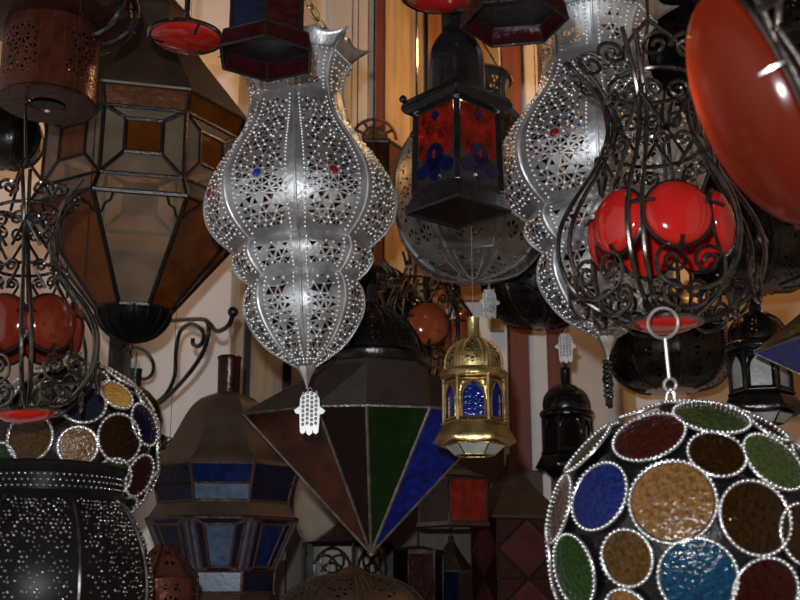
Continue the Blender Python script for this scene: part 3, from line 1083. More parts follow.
# big red lens close to the camera, part of another iron lantern
Yl = .98
c = at(763, 108, Yl)
kk = Yl / math.cos(PITCH) / F * 1.03
root = thing('lens_lantern', 'iron lantern whose large red glass lens fills the top right corner', 'lantern', c, 0, 'wrought iron lanterns')
Rl = 128 * kk
vd = (c - CP).normalized()
er = vd.cross(Vector((0, 0, 1))).normalized()
eu = er.cross(vd)
nrm = (vd * -.2 + (er * -.947 + eu * -.32) * .98).normalized()     # the lens looks past the camera, to its left
q = nrm.to_track_quat('Z', 'Y').to_matrix()
pr_ = [(Rl * math.cos(t), Rl * .46 * math.sin(t)) for t in [PI / 2 * i / 12 for i in range(12)]] + [(.0005, Rl * .46)]
mb = MB().lathe(pr_, 56, cap=False)
mb.lathe([(Rl, 0), (Rl * .97, -Rl * .04)], 56, cap=False)
mb.v = [q @ v for v in mb.v]
mb.build('glass_lens', 'lens_red', root, ang=70)
rb = MB().tube([q @ Vector((Rl * 1.0 * math.cos(t), Rl * 1.0 * math.sin(t), -Rl * .05)) for t in [2 * PI * i / 48 for i in range(48)]], .0028, 7, closed=True)
rb.build('lens_ring', 'iron', root)
tc_ = min([R(3 * i) for i in range(120)], key=lambda t: (q @ Vector((math.cos(t) * Rl, math.sin(t) * Rl, 0)) + c - at(792, 112, Yl)).length)
for t in (tc_, tc_ + R(110), tc_ + R(240)):
    e = Vector((math.cos(t), math.sin(t), 0))
    MB().tube([q @ (e * Rl * 1.03 - Vector((0, 0, Rl * .06))), q @ (e * Rl * 1.02 + Vector((0, 0, Rl * .04))), q @ (e * Rl * .985 + Vector((0, 0, Rl * .13)))], .003, 6).build('claw', 'iron', root)
back = -nrm * .16
for i, (a, m_) in enumerate(((-40, 'iron'), (20, 'iron'), (75, 'iron'), (130, 'iron'))):
    e = q @ Vector((math.cos(R(a)), math.sin(R(a)), 0)) * Rl
    MB().tube(smooth3([e * 1.02 - nrm * .01 + Vector((0, 0, .0)), e * 1.02 + back * .6, back + e * .3, back + Vector((0, 0, .06))], 4), .004, 7).build('cage_rod', m_, root)
b0 = at(752, -10, 1.02) - c
for j, (x0, y0, x1, y1) in enumerate(((747, -20, 776, 42), (776, 42, 806, 100), (776, -20, 778, 30), (778, 30, 810, 80))):
    MB().tube([at(x0, y0, Yl + .05) - c, at((x0 + x1) / 2 + 2, (y0 + y1) / 2, Yl + .05) - c, at(x1, y1, Yl + .06) - c], .0042, 7).build('cage_bar', 'iron', root)
MB().tube([back + Vector((0, 0, .05)), back + Vector((0, 0, .3)), Vector((back.x, back.y, CEIL - c.z))], .004, 6).build('suspension_rod', 'iron', root)
LENS = c.copy()
LENSN = nrm.copy()

# red dish of a lantern above, top left of the red hexagonal one
def dish_lantern(label, px, py, Y, hw, dy, glass, rodpx):
    ax = Axis(px, py, Y)
    root = thing('dish_lantern', label, 'lantern', ax.p, ax.a, 'wrought iron lanterns')
    h = ax.r(hw)
    pr_ = [(max(.0005, h * math.sin(t)), -ax.r(dy) * math.cos(t)) for t in [PI / 2 * i / 8 for i in range(9)]]
    MB().lathe(pr_, 40).build('glass_dish', glass, root, ang=60)
    MB().tube([pol(h * 1.03, 2 * PI * i / 40, 0) for i in range(40)], ax.r(2.3), 7, closed=True).build('dish_ring', 'iron', root)
    for k in range(3):
        a = R(-100 + 120 * k)
        MB().tube([pol(h * 1.05, a, 0), pol(h * .8, a, -ax.r(dy) * .55), pol(h * .62, a, -ax.r(dy) * .8)], ax.r(1.8), 5).build('claw', 'iron', root)
    for k in range(6):
        a = R(10 + 60 * k)
        MB().tube(smooth3([pol(h * 1.03, a, 0), pol(h * 1.2, a, ax.r(14)), pol(h * 1.3, a, ax.r(50)), pol(h * .9, a, ax.r(110)), pol(h * .5, a, ax.r(150))], 3), ax.r(2), 6).build('rib', 'iron', root) if rodpx is None else None
    if rodpx is not None:
        for k in range(2):
            MB().tube([pol(h * 1.03, R(10 + 180 * k), 0), pol(h * .3, R(10 + 180 * k), ax.r(16)), (0, 0, ax.r(30))], ax.r(2), 6).build('stay_rod', 'iron', root)
        hanger(root, ax.r(28), r=ax.r(rodpx), name='suspension_rod')
    else:
        hanger(root, ax.r(0), r=.002, name='suspension_rod')
    return root
dish_lantern('small red glass dish on an iron ring left of the red and blue hexagonal lantern', 186, 37, 1.9, 35, 7, 'red_cabochon', 3)
dish_lantern('red glass dish cut off by the top edge above the black square lantern', 440, -7, 1.66, 38, 9, 'red_cabochon', None)

# ------------------------------------------------------------------ disc balls
def disc_ball(name, label, cx, cy, Rp, Y, discs, extra, wire):
    c = at(cx, cy, Y)
    k = (c - CP).dot(FW) / F
    Rb = Rp * k
    root = thing(name, label, 'lantern', c, 0, 'glass disc ball lanterns')
    k0 = k
    MB().ball((0, 0, 0), Rb * .955, 40, 24).build('ball_shell', 'dark_tin', root)
    placed = []
    def put(n, rr, m):
        q = n.to_track_quat('Z', 'Y').to_matrix()
        h = math.sqrt(max(0, 1 - (rr / Rb) ** 2)) * Rb
        cc = n * (h + Rb * .005)
        mb = MB().lathe([(rr * .99, -.002), (rr * .99, .001), (rr * .8, rr * .05), (rr * .4, rr * .085), (.0004, rr * .095)], 28)
        mb.v = [cc + q @ v for v in mb.v]
        g = mb.build('glass_disc', m, root, ang=60)
        rim = MB()
        nb = max(16, int(2 * PI * rr / (k * 4.6)))
        rim.tube([cc + q @ Vector((rr * 1.05 * math.cos(2 * PI * i / 24), rr * 1.05 * math.sin(2 * PI * i / 24), -.001)) for i in range(24)], k * 1.8, 6, closed=True)
        for i in range(nb):
            a = 2 * PI * i / nb
            rim.bead(cc + q @ Vector((rr * 1.06 * math.cos(a), rr * 1.06 * math.sin(a), .0012)), k * 2.1)
        rim.build('beaded_rim', 'silver_bright', g, ang=180)
        placed.append((n, rr / Rb))
    for (px, py, rp, m) in discs:
        d = ray(px, py).normalized()
        oc = CP - c
        b = oc.dot(d)
        disc = b * b - (oc.length_squared - Rb * Rb)
        if disc > 0:
            p = CP + d * (-b - math.sqrt(disc)) - c
        else:
            p = (CP + d * (-b)) - c
        n = p.normalized()
        put(n, rp * k * .85, m)
    # the far side, which the photo does not show, goes on in the same way
    g = PI * (3 - 5 ** .5)
    rg = random.Random(3)
    for i in range(160):
        z = 1 - 2 * (i + .5) / 160
        r = math.sqrt(1 - z * z)
        n = Vector((r * math.cos(g * i), r * math.sin(g * i), z))
        room = min([math.acos(max(-1, min(1, n.dot(m_)))) - math.asin(q_) for m_, q_ in placed] or [1])
        if room > .165:
            put(n, Rb * math.sin(min(.27, room - .03)), rg.choice(extra))
    if wire:
        wire(root, c, Rb, k)
    return root

def wire_ring(root, c, Rb, k):
    kk = k
    top = Vector((0, 0, Rb))
    y0 = 0
    P = lambda px, py: Vector((at(px, py, c.y).x - c.x, 0, at(px, py, c.y).z - c.z))
    h = MB()
    h.tube([P(663 + 15 * math.cos(2 * PI * i / 24), 323 + 15 * math.sin(2 * PI * i / 24)) for i in range(24)], 2.0 * k, 7, closed=True)
    h.tube([P(665, 338), P(667, 358), P(669, 378)], 2.0 * k, 7)
    h.tube([P(670 + 6 * math.cos(2 * PI * i / 18), 385 + 6.5 * math.sin(2 * PI * i / 18)) for i in range(18)], 1.9 * k, 6, closed=True)
    h.tube([P(666, 402), P(667, 394), P(670, 390), P(674, 393), P(675, 402)], 1.7 * k, 6)
    h.build('wire_hook', 'hook_steel', root)

disc_ball('hanging_disc_ball', 'ball lantern of coloured glass discs in silver beaded rims, lower right corner', 692, 546, 143.5, 1.47,
    [(648, 434, 39, 'disc_maroon'), (717, 453, 29, 'disc_brown'), (597, 495, 37, 'disc_blue'), (672, 500, 43, 'disc_tan'), (757, 517, 37, 'disc_brown'),
     (626, 558, 28, 'disc_rust'), (698, 578, 38, 'disc_teal'), (571, 571, 38, 'disc_leaf'), (767, 594, 35, 'disc_wine'), (775, 460, 35, 'disc_green'), (712, 414, 40, 'disc_green'),
     (586, 447, 36, 'disc_green'), (556, 508, 38, 'disc_clear'), (804, 534, 30, 'disc_brown'), (627, 612, 24, 'disc_amber'), (676, 632, 24, 'disc_blue')],
    ['disc_blue', 'disc_amber', 'disc_green', 'disc_brown', 'disc_wine', 'disc_rust'], wire_ring)

def wire_plain(root, c, Rb, k):
    MB().tube([(0, 0, Rb * .95), (0, 0, Rb * 1.06)], .006, 10).build('top_collar', 'dark_tin', root)
    hanger(root, Rb * 1.05, r=.0012)
disc_ball('hanging_disc_ball', 'ball lantern of coloured glass discs behind the left iron lantern', 72, 450, 87, 2.2,
    [(83, 402, 24, 'disc_slate'), (117, 394, 19, 'disc_gold'), (121, 438, 26, 'disc_brown'), (78, 446, 20, 'disc_amber'), (146, 424, 24, 'disc_indigo'), (141, 476, 23, 'disc_wine'),
     (29, 437, 25, 'disc_rust'), (112, 480, 23, 'disc_leaf'), (2, 462, 20, 'disc_leaf'), (48, 394, 19, 'disc_green'), (92, 376, 18, 'disc_green'), (74, 486, 19, 'disc_blue')],
    ['disc_blue', 'disc_amber', 'disc_green', 'disc_brown', 'disc_wine', 'disc_slate'], wire_plain)

# ------------------------------------------------------------------ black beaded dome lantern, bottom left
ax = Axis(35, 600, 1.5)
root = thing('dome_lantern', 'black beaded dome lantern with ribbed collar in the lower left corner', 'lantern', ax.p, ax.a, None)
body = smooth_prof(ax.prof([(690, 60), (660, 92), (630, 110), (595, 116), (560, 112), (530, 101), (510, 88), (500, 78)]), 3)
N = 8
pf = R(19)
s, H = face_surf(body, pf, pf + 2 * PI / N, .06)
mb = MB()
nv = 22
vs, fs = [], []
for j in range(nv + 1):
    for i in range(9):
        vs.append(s(-1 + i / 4, j / nv))
for j in range(nv):
    for i in range(8):
        fs.append((j * 9 + i, j * 9 + i + 1, j * 9 + i + 10, j * 9 + i + 9))
mb.add(vs, fs)
first = mb.build('beaded_panel', 'bead_black', root, ang=70)
mb = MB()
rg = random.Random(9)
for j in range(46):
    for i in range(-7, 8):
        v = (j + .5) / 46
        u = (i + (.5 if j % 2 else 0)) / 8.2 + rg.uniform(-.03, .03)
        if abs(u) < .86 and rg.random() < .72:
            mb.bead(s(u, v + rg.uniform(-.006, .006)), ax.r(rg.choice((.9, 1.2, 1.7))))
mb.build('bead_pattern', 'bead_metal', first, ang=180)
for k in range(1, N):
    share(first, root, 2 * PI * k / N)
rt = MB().tube([pol(r * 1.005, pf, z) for r, z in body], ax.r(1.8), 6).build('ridge', 'iron', root)
for k in range(1, N):
    share(rt, root, 2 * PI * k / N)
col_ = ax.prof([(503, 80), (498, 84), (494, 79), (478, 78), (473, 83), (469, 84), (466, 78), (464, 60), (463, 20)])
mb = MB().lathe(col_, 48)
bb = MB()
for row in range(3):
    for k in range(84):
        bb.bead(pol(ax.r(79.3), 2 * PI * (k + .5 * (row % 2)) / 84, ax.z(491 - 5.5 * row)), ax.r(1.7))
bb.build('bead_pattern', 'bead_metal', mb.build('ribbed_collar', 'bead_black', root), ang=180)
hanger(root, ax.z(464), r=.0005)

# ------------------------------------------------------------------ blue octagonal lantern
ax = Axis(221, 590, 2.5)
root = thing('octagonal_lantern', 'blue glass octagonal lantern with a brown bell roof, bottom left of centre', 'lantern', ax.p, ax.a, None)
ph = R(20)
b0, b1, b2, b3, b4, b5, b6 = fr_ring(462, 80), fr_ring(482, 73), fr_ring(500, 69), fr_ring(517, 80), fr_ring(571, 57), fr_ring(593, 56), fr_ring(640, 30)
fr = MB()
ld = ax.r(1.8)
nv7 = ['navy_glass', 'blue_glass', 'navy_glass', 'navy_glass', 'blue_glass', 'navy_glass', 'navy_glass', 'blue_glass']
glazed(root, b1, b0, 8, ph, [nv7], lead=ld, frame=fr)
glazed(root, b2, b1, 8, ph, [['navy_glass'] * 7 + ['pale_blue_glass']], lead=ld, frame=fr)  # front pane paler: its reflection is put into the glass colour
HEX2 = [([(-.42, .08), (.42, .08), (.52, .88), (-.52, .88)], 0), ([(-1, 1), (-.52, .88), (.52, .88), (1, 1)], 2), ([(-1, 0), (1, 0), (.42, .08), (-.42, .08)], 2),
        ([(-1, 0), (-.72, .0), (-.80, 1), (-1, 1)], 1), ([(1, 0), (1, 1), (.80, 1), (.72, 0)], 1), ([(-.72, 0), (-.42, .08), (-.52, .88), (-.80, 1)], 2), ([(.72, 0), (.80, 1), (.52, .88), (.42, .08)], 2)]
glazed(root, b4, b3, 8, ph, [['blue_glass', 'navy_glass', 'blue_glass', 'navy_glass', 'blue_glass', 'navy_glass', 'navy_glass', 'pale_blue_glass'], 'pale_blue_glass', 'navy_glass'], HEX2, lead=ld, frame=fr)
glazed(root, b5, b4, 8, ph, [['navy_glass'] * 7 + ['pale_blue_glass']], lead=ld, frame=fr)
fr.build('lead_frame', 'lead_brown', root)
MB().lathe([b3, (b2[0] * 1.0, b2[1])], 8, ph, cap=False).build('shoulder_sheet', 'brown_sheet', root, smooth=False)
MB().lathe([(ax.r(12), b6[1]), (b6[0], b6[1] + .005), (b5[0] * .98, b5[1])], 8, ph).build('foot', 'brown_sheet', root, smooth=False)
rp_ = smooth_prof([(b0[0] * 1.03, b0[1] - .002), (b0[0] * .99, b0[1] + ax.r(5))] + ax.prof([(455, 66), (440, 57), (425, 49), (410, 40), (400, 29), (395, 16), (393, 12)]), 2)
MB().lathe(rp_, 8, ph).build('bell_roof', 'brown_sheet', root, smooth=True, ang=25)
MB().lathe(ax.prof([(396, 11.5), (360, 12), (358, 13), (356.5, 12)]), 24).build('neck_tube', 'copper_dark', root)
MB().tube([(0, 0, ax.z(358)), (0, 0, ax.z(345)), (-.003, 0, ax.z(330)), (0, 0, ax.z(323))], ax.r(1.5), 6).build('wire_loop', 'hook_steel', root)
BLUE = ax

# ------------------------------------------------------------------ wall bracket that carries it
P0 = at(118, 360, 3.23)
P1 = at(226, 322, 2.5)
dr = Vector((P1.x - P0.x, P1.y - P0.y, 0))
dr.normalize()
nb = Vector((dr.y, -dr.x, 0))
root = thing('wall_bracket', 'black wrought iron scroll bracket on the white wall above the blue lantern', 'bracket', P0, 0, None)
Q = lambda px, py: on_plane(px, py, P0, nb) - P0
mb = MB().box((0, 0, 0), (.03, .012, .30))
mb.build('wall_plate', 'iron_matt', root, bevel=.002)
arm = MB()
arm.tube(smooth3([Q(119, 322), Q(165, 321), Q(200, 319), Q(210, 324), Q(216, 331), Q(224, 329), Q(230, 323), Q(233, 314)], 3), .0058, 7)
arm.ball(Q(233, 312), .0125, 10, 8)
arm.build('hook_arm', 'iron_matt', root)
br = MB().tube(smooth3([Q(119, 430), Q(150, 410), Q(168, 396), Q(190, 372), Q(204, 350), Q(209, 330), Q(207, 321)], 3), .0058, 7)
br.build('brace', 'iron_matt', root)
sc = MB().tube(smooth3([Q(152, 406), Q(166, 394), Q(175, 375), Q(176, 352), Q(180, 332), Q(190, 324), Q(201, 329), Q(204, 338), Q(199, 346), Q(193, 344), Q(193, 338)], 3), .0055, 7)
sc.build('scroll', 'iron_matt', root)
sc = MB().tube(smooth3([Q(119, 362), Q(123, 352), Q(133, 347), Q(145, 351), Q(153, 362), Q(152, 374), Q(145, 379), Q(138, 377), Q(138, 370)], 3), .0052, 7)
sc.build('scroll', 'iron_matt', root)

# small dark lantern on the bracket's lower scroll
ax = Axis(131, 450, 2.72)
root = thing('hanging_dome_lantern', 'small dark dome lantern hanging from the scroll bracket behind the disc ball', 'lantern', ax.p, ax.a, 'small dark lanterns in the back')
MB().lathe(ax.prof([(470, 20), (450, 26), (440, 35), (436, 36), (432, 28), (420, 30), (405, 27), (392, 16), (386, 7)]), 12).build('body', 'dark_tin', root, ang=30)
MB().lathe(ax.prof([(388, 6.5), (372, 6.5), (369, 7)]), 16).build('neck_tube', 'iron_matt', root)
MB().tube([(0, 0, ax.z(371)), (0, 0, ax.z(352))], .0015, 6).build('wire_loop', 'iron', root)
mb = MB()
for k in range(6):
    a = 2 * PI * k / 6
    mb.tube([pol(ax.r(28), a, ax.z(436)), pol(ax.r(46), a, ax.z(440)), pol(ax.r(30), a, ax.z(452))], .004, 5)
mb.build('skirt_points', 'dark_tin', root)

# ------------------------------------------------------------------ star lantern: dome over an inverted glass pyramid
def star_lantern(label, px, tip, rim, Y, hw, rot, faces, dome, N):
    ax = Axis(px, tip, Y)
    root = thing('star_lantern', label, 'lantern', ax.p, ax.a, 'star lanterns with inverted glass pyramids')
    zr = ax.z(rim)
    fr = MB()
    ld = ax.r(1.9)
    rr = ax.r(hw)
    T = Vector((0, 0, ax.z(tip - 1)))
    CR = [pol(ax.r(q), R(a_) + rot, zr) for a_, q in N]
    for i in range(len(CR)):
        a_, b_ = CR[i], CR[(i + 1) % len(CR)]
        MB().slab([T.lerp((a_ + b_) / 2, .02), b_.lerp((a_ + T) / 2, .02), a_.lerp((b_ + T) / 2, .02)], .0025).build('glass_pane', faces[i % len(faces)], root, smooth=False)
        fr.tube([T, a_], ld, 6)
        fr.tube([a_, b_], ld, 6)
    fr.build('lead_frame', 'lead_silver', root)
    MB().ball((0, 0, ax.z(tip)), ax.r(3), 10, 6).build('tip_bead', 'lead_silver', root)
    if dome:
        sh = MB()
        UPR = [pol(ax.r(58), R(a_) + rot, ax.z(372)) for a_, q in N]
        n_ = len(CR)
        sh.add([p + Vector((0, 0, .003)) for p in CR] + UPR + [pol(ax.r(58), R(a_) + rot, ax.z(360)) for a_, q in N], [(i, (i + 1) % n_, n_ + (i + 1) % n_, n_ + i) for i in range(n_)] + [(n_ + i, n_ + (i + 1) % n_, 2 * n_ + (i + 1) % n_, 2 * n_ + i) for i in range(n_)])
        sh.build('shoulder_sheet', 'dark_sheet', root, smooth=False, solid=.001)
        MB().lathe(ax.prof([(368, 58), (364, 61), (359, 61), (356, 56)]), 24).build('dome_band', 'dark_tin', root)
        prof = smooth_prof(ax.prof([(357, 56), (345, 53), (330, 44), (317, 30), (308, 14), (304, 7)]), 3)
        pierced_body(root, [prof], 8, R(22), 'dark_tin', ax.r(1.2), ax.r(8), ax.r(1.1), seed=51, margin=ax.r(6), hole=.5, part='pierced_dome_panel', ridge_mat='dark_tin')
        MB().lathe(ax.prof([(306, 7), (290, 6), (285, 5)]), 16).build('neck_tube', 'iron_matt', root)
        hanger(root, ax.z(286), r=.0015)
    else:
        MB().lathe([(rr, zr + .002), (rr * .55, zr + rr * .35), (rr * .5, zr + rr * .9), (rr * .2, zr + rr * 1.3), (rr * .08, zr + rr * 1.7)], 6, rot + R(30)).build('roof', 'dark_tin', root, smooth=False)
        hanger(root, zr + rr * 1.7, r=.002)
    return root
STAR = [(-90, 132), (-45, 76), (-5, 62), (50, 75), (90, 132), (135, 76), (180, 62), (225, 76)]
star_lantern('star lantern with dark pierced dome and brown, green and blue glass pyramid', 371, 554, 414, 2.3, 132, 0,
    ['brown_glass', 'dark_glass', 'green_glass', 'cobalt_glass', 'green_glass', 'brown_glass', 'dark_glass', 'brown_glass'], True, STAR)
star_lantern('blue glass star lantern cut off by the right edge above the disc ball', 872, 408, 345, 1.95, 108, R(3), ['cobalt_glass'], False, [(-90, 108), (-30, 100), (30, 100), (90, 108), (150, 100), (210, 100)])

# ------------------------------------------------------------------ small brass lantern and its tin sister
def turret(label, px, base, Y, k0, metal, glass, rot, group, s=1.0, dome_pierced=True, wire='hook_steel', low=None):
    """hexagonal lantern with pierced dome, arched panes and a scalloped skirt; heights are pixels above the base row"""
    ax = Axis(px, base, Y)
    root = thing(k0, label, 'lantern', ax.p, ax.a, group)
    r = lambda p: ax.r(p * s)
    z = lambda p: ax.z(base - p * s)
    # bottom glass ring
    fr = MB()
    glazed(root, (r(19), z(0)), (r(30), z(10)), 6, rot, 'frost_glass' if low is None else low, lead=r(1.2), frame=fr, pane='foot_pane')
    fr.build('foot_frame', metal, root)
    # scalloped skirt
    vs, fs = [], []
    n = 48
    for j in range(4):
        t = j / 3
        for i in range(n):
            a = rot + 2 * PI * i / n
            u = (i % 8) / 8
            sc = .5 - .5 * math.cos(2 * PI * u)
            rad = r(32) + (r(42) - r(32)) * t
            he = math.cos(PI / 6) / math.cos(((u - .5) * PI / 3))
            vs.append(pol(rad * he, a, z(31) + (z(12) - z(31)) * t - (r(3.2) * sc if j == 3 else 0)))
    for j in range(3):
        for i in range(n):
            q = (i + 1) % n
            fs.append((j * n + i, j * n + q, (j + 1) * n + q, (j + 1) * n + i))
    MB().add(vs, fs).build('skirt', metal, root, ang=35, solid=.0012)
    # body: posts, arches and panes
    hb0, hb1 = 31, 76
    mb = MB()
    for (h, rr_) in ((31, 33), (35, 31), (72, 31), (76, 32)):
        mb.tube([pol(r(rr_), rot + k * PI / 3, z(h)) for k in range(6)], r(1.6), 5, closed=True)
    for k in range(6):
        mb.tube([pol(r(30.5), rot + k * PI / 3, z(31)), pol(r(30.5), rot + k * PI / 3, z(76))], r(2.2), 6)
    mb.build('post_frame', metal, root)
    for k in range(6):
        a0, a1 = rot + k * PI / 3, rot + (k + 1) * PI / 3
        A, B, C, D = pol(r(30), a0, z(33)), pol(r(30), a1, z(33)), pol(r(30), a1, z(74)), pol(r(30), a0, z(74))
        S = lambda u, v, o=0.0: A.lerp(B, u).lerp(D.lerp(C, u), v) + pol(o, (a0 + a1) / 2, 0)
        MB().slab([S(.02, 0, -.002), S(.98, 0, -.002), S(.98, 1, -.002), S(.02, 1, -.002)], .002).build('glass_pane', glass, root, smooth=False)
        ar = MB()
        arch = [(.12, .04), (.12, .55), (.18, .70), (.30, .80), (.38, .86), (.5, .95), (.62, .86), (.70, .80), (.82, .70), (.88, .55), (.88, .04)]
        outer = [(.0, 0), (.0, .55), (.0, .8), (0, 1), (.25, 1), (.5, 1), (.75, 1), (1, 1), (1, .8), (1, .55), (1, 0)]
        vv = [S(u, v, .001) for u, v in arch] + [S(u, v, .001) for u, v in outer]
        m_ = len(arch)
        ar.add(vv, [(i, i + 1, m_ + i + 1, m_ + i) for i in range(m_ - 1)])
        ar.tube([S(u, v, .002) for u, v in arch], r(.9), 5)
        ar.build('arch', metal, root, solid=.001)
    # cornice
    MB().lathe([(r(30), z(75)), (r(34), z(77)), (r(34.5), z(81)), (r(32), z(84)), (r(29), z(85))], 6 if False else 24, rot).build('cornice', metal, root, ang=50)
    prof = smooth_prof([(r(28.5), z(84)), (r(29), z(92)), (r(27), z(101)), (r(21), z(109)), (r(13), z(114)), (r(7), z(116))], 3)
    pierced_body(root, [prof], 6, rot, metal, r(1.3), r(7.5), r(1.0), seed=61, margin=r(5), hole=.5, part='pierced_dome_panel', ridge_mat=metal, bulge=.1)
    MB().lathe([(r(7.5), z(115)), (r(6.5), z(118)), (r(6.5), z(135)), (r(7), z(137)), (r(5), z(137.5))], 20).build('neck_tube', metal, root)
    return root, ax, z
root, ax, z = turret('small brass lantern with blue arched panes and a scalloped skirt', 475, 455, 1.95, 'brass_lantern', 'cobalt_glass', R(-30), None) if False else turret('small brass lantern with blue arched panes and a scalloped skirt', 475, 455, 1.95, 'turret_lantern', 'brass', 'cobalt_glass', R(-32), None)
hanger(root, z(137), m='hook_steel', r=.0005)
root, ax, z = turret('small dark tin lantern with frosted arched panes at the right edge', 764, 424, 2.25, 'turret_lantern', 'dark_tin', 'frost_glass', R(-28), None, s=.96)
hanger(root, z(137), r=.0014)
# the dark one in front of the beige wall
root, ax, z = turret('small dark lantern silhouetted against the pale wall left of the disc ball', 569, 478, 3.08, 'turret_lantern', 'black_paint', 'dark_glass', R(-20), 'small dark lanterns in the back', s=.80, low='dark_glass')
hanger(root, z(137), r=.0014)

# ------------------------------------------------------------------ dim lanterns at the back
def bowl(name, label, px, base, Y, rows, m, ridges=8, group=None, pier=None, seed=71):
    ax = Axis(px, base, Y)
    root = thing(name, label, 'lantern', ax.p, ax.a, group)
    prof = smooth_prof(ax.prof(rows), 3)
    pierced_body(root, [prof], ridges, R(10), m, ax.r(1.5), ax.r(pier or 10), ax.r(1.3), seed=seed, margin=ax.r(7), hole=.42, ridge_mat=m, solid_p=.45)
    MB().lathe([(.0005, prof[0][1] - .003), (prof[0][0] * 1.04, prof[0][1]), (prof[0][0] * .9, prof[0][1] + .006)], 24).build('bottom_cap', m, root)
    MB().lathe([(prof[-1][0], prof[-1][1] - .003), (prof[-1][0] * .6, prof[-1][1] + .01), (.006, prof[-1][1] + .02)], 24).build('top_cap', m, root)
    hanger(root, prof[-1][1] + .015, r=.0015)
    return root
bowl('bowl_lantern', 'dark round metal lantern behind the red iron lantern, pale wall below it', 672, 390, 2.9, [(391, 26), (386, 44), (374, 56), (356, 62), (335, 60), (312, 48), (300, 36)], 'dark_tin', group='dark bowl shaped lanterns')
bowl('bowl_lantern', 'dark pierced metal lantern behind the large red lens', 762, 288, 2.6, [(289, 20), (284, 50), (272, 68), (250, 76), (225, 70), (205, 58), (185, 66), (160, 84), (120, 98), (80, 102), (40, 98), (10, 80), (-15, 55)], 'dark_tin', group='dark bowl shaped lanterns', seed=73, pier=12)
bowl('bowl_lantern', 'dark dull lantern bottom between the squat silver lantern and the hidden one', 543, 326, 2.85, [(326, 14), (322, 34), (312, 50), (298, 58), (280, 60), (258, 52), (240, 36)], 'dark_tin', group='dark bowl shaped lanterns', seed=75)
bowl('bowl_lantern', 'dark beaded lantern behind the right shoulder of the middle left silver lantern', 366, 345, 3.1, [(345, 20), (338, 40), (320, 50), (300, 51), (282, 44), (272, 30)], 'bead_black', group='dark bowl shaped lanterns', seed=77)
bowl('bowl_lantern', 'dark metal lantern behind the hooks of the left iron lantern', 4, 170, 2.5, [(166, 10), (162, 24), (152, 33), (138, 36), (120, 30), (108, 20)], 'dark_tin', group='dark bowl shaped lanterns', seed=79)
bowl('bowl_lantern', 'black lantern between the half hidden silver one and the lens, top edge', 655, 100, 2.3, [(100, 18), (94, 40), (78, 52), (55, 55), (30, 52), (5, 40), (-10, 24)], 'bead_black', group='dark bowl shaped lanterns', seed=81)
bowl('bowl_lantern', 'grey pierced dome lantern low behind the tip of the star lantern', 352, 660, 2.62, [(690, 60), (660, 80), (630, 84), (605, 76), (588, 60), (578, 38), (574, 20)], 'brown_sheet', seed=83, group='dark bowl shaped lanterns')

# leaded lanterns in the dark bottom middle
def box_lantern(name, label, px, base, Y, hw, ht, rot, N, mats, pattern, metal='iron', roofh=0, group=None, roofm='brown_sheet', gl=.0035, roofw=1.06):
    ax = Axis(px, base, Y)
    root = thing(name, label, 'lantern', ax.p, ax.a, group)
    fr = MB()
    r_ = ax.r(hw)
    h_ = ax.r(ht)
    glazed(root, (r_, .004), (r_, h_), N, rot, mats, pattern, lead=gl, frame=fr)
    fr.build('lead_frame', metal, root)
    MB().lathe([(r_ * .9, -.01), (r_ * 1.08, -.006), (r_ * 1.08, .004), (r_ * .95, .008)], N, rot).build('base_plate', metal, root, smooth=False)
    if roofh:
        MB().lathe([(r_ * roofw, h_), (r_ * roofw, h_ + .006), (r_ * .55, h_ + ax.r(roofh) * .55), (r_ * .16, h_ + ax.r(roofh)), (r_ * .12, h_ + ax.r(roofh) * 1.2)], N, rot).build('roof', roofm, root, smooth=False, bevel=.001)
    else:
        MB().lathe([(r_ * 1.06, h_), (r_ * 1.06, h_ + .01), (r_ * .3, h_ + .02)], N, rot).build('roof', metal, root, smooth=False)
    hanger(root, h_ + ax.r(roofh) * 1.2 if roofh else h_ + .02, r=.0015)
    return root, ax
box_lantern('box_lantern', 'small red glass box lantern under the skirt of the brass lantern', 453, 524, 2.85, 34, 44, R(-6), 4, [['ruby_glass', 'brown_glass', 'ruby_glass', 'maroon_glass']], None, roofh=16, roofm='iron_matt', group='leaded box lanterns in the dark')
DIA = [([(0, 0), (1, .5), (0, 1), (-1, .5)], 0), ([(-1, 0), (0, 0), (-1, .5)], 1), ([(0, 0), (1, 0), (1, .5)], 1), ([(-1, .5), (0, 1), (-1, 1)], 1), ([(1, .5), (1, 1), (0, 1)], 1)]
DIA2 = [([(u, v * .5 + o * .5) for u, v in p], i) for o in (0, 1) for p, i in DIA]
box_lantern('box_lantern', 'maroon diamond paned lantern with a brown pyramid roof left of the disc ball', 516, 640, 3.0, 46, 118, R(-20), 4, ['maroon_pale_glass', 'maroon_glass'], DIA2, roofh=56, group='leaded box lanterns in the dark', metal='lead', roofw=1.25)
box_lantern('box_lantern', 'small dark lantern with a blue pane under the red glass box lantern', 452, 640, 3.16, 22, 66, R(-40), 6, [['navy_glass', 'dark_glass']], None, roofh=30, roofm='iron_matt', group='leaded box lanterns in the dark')
root, ax = box_lantern('box_lantern', 'dark maroon glass lantern right of the tip of the star lantern', 418, 640, 3.0, 26, 84, R(-20), 6, [['maroon_glass', 'dark_glass']], None, roofh=0, group='leaded box lanterns in the dark')
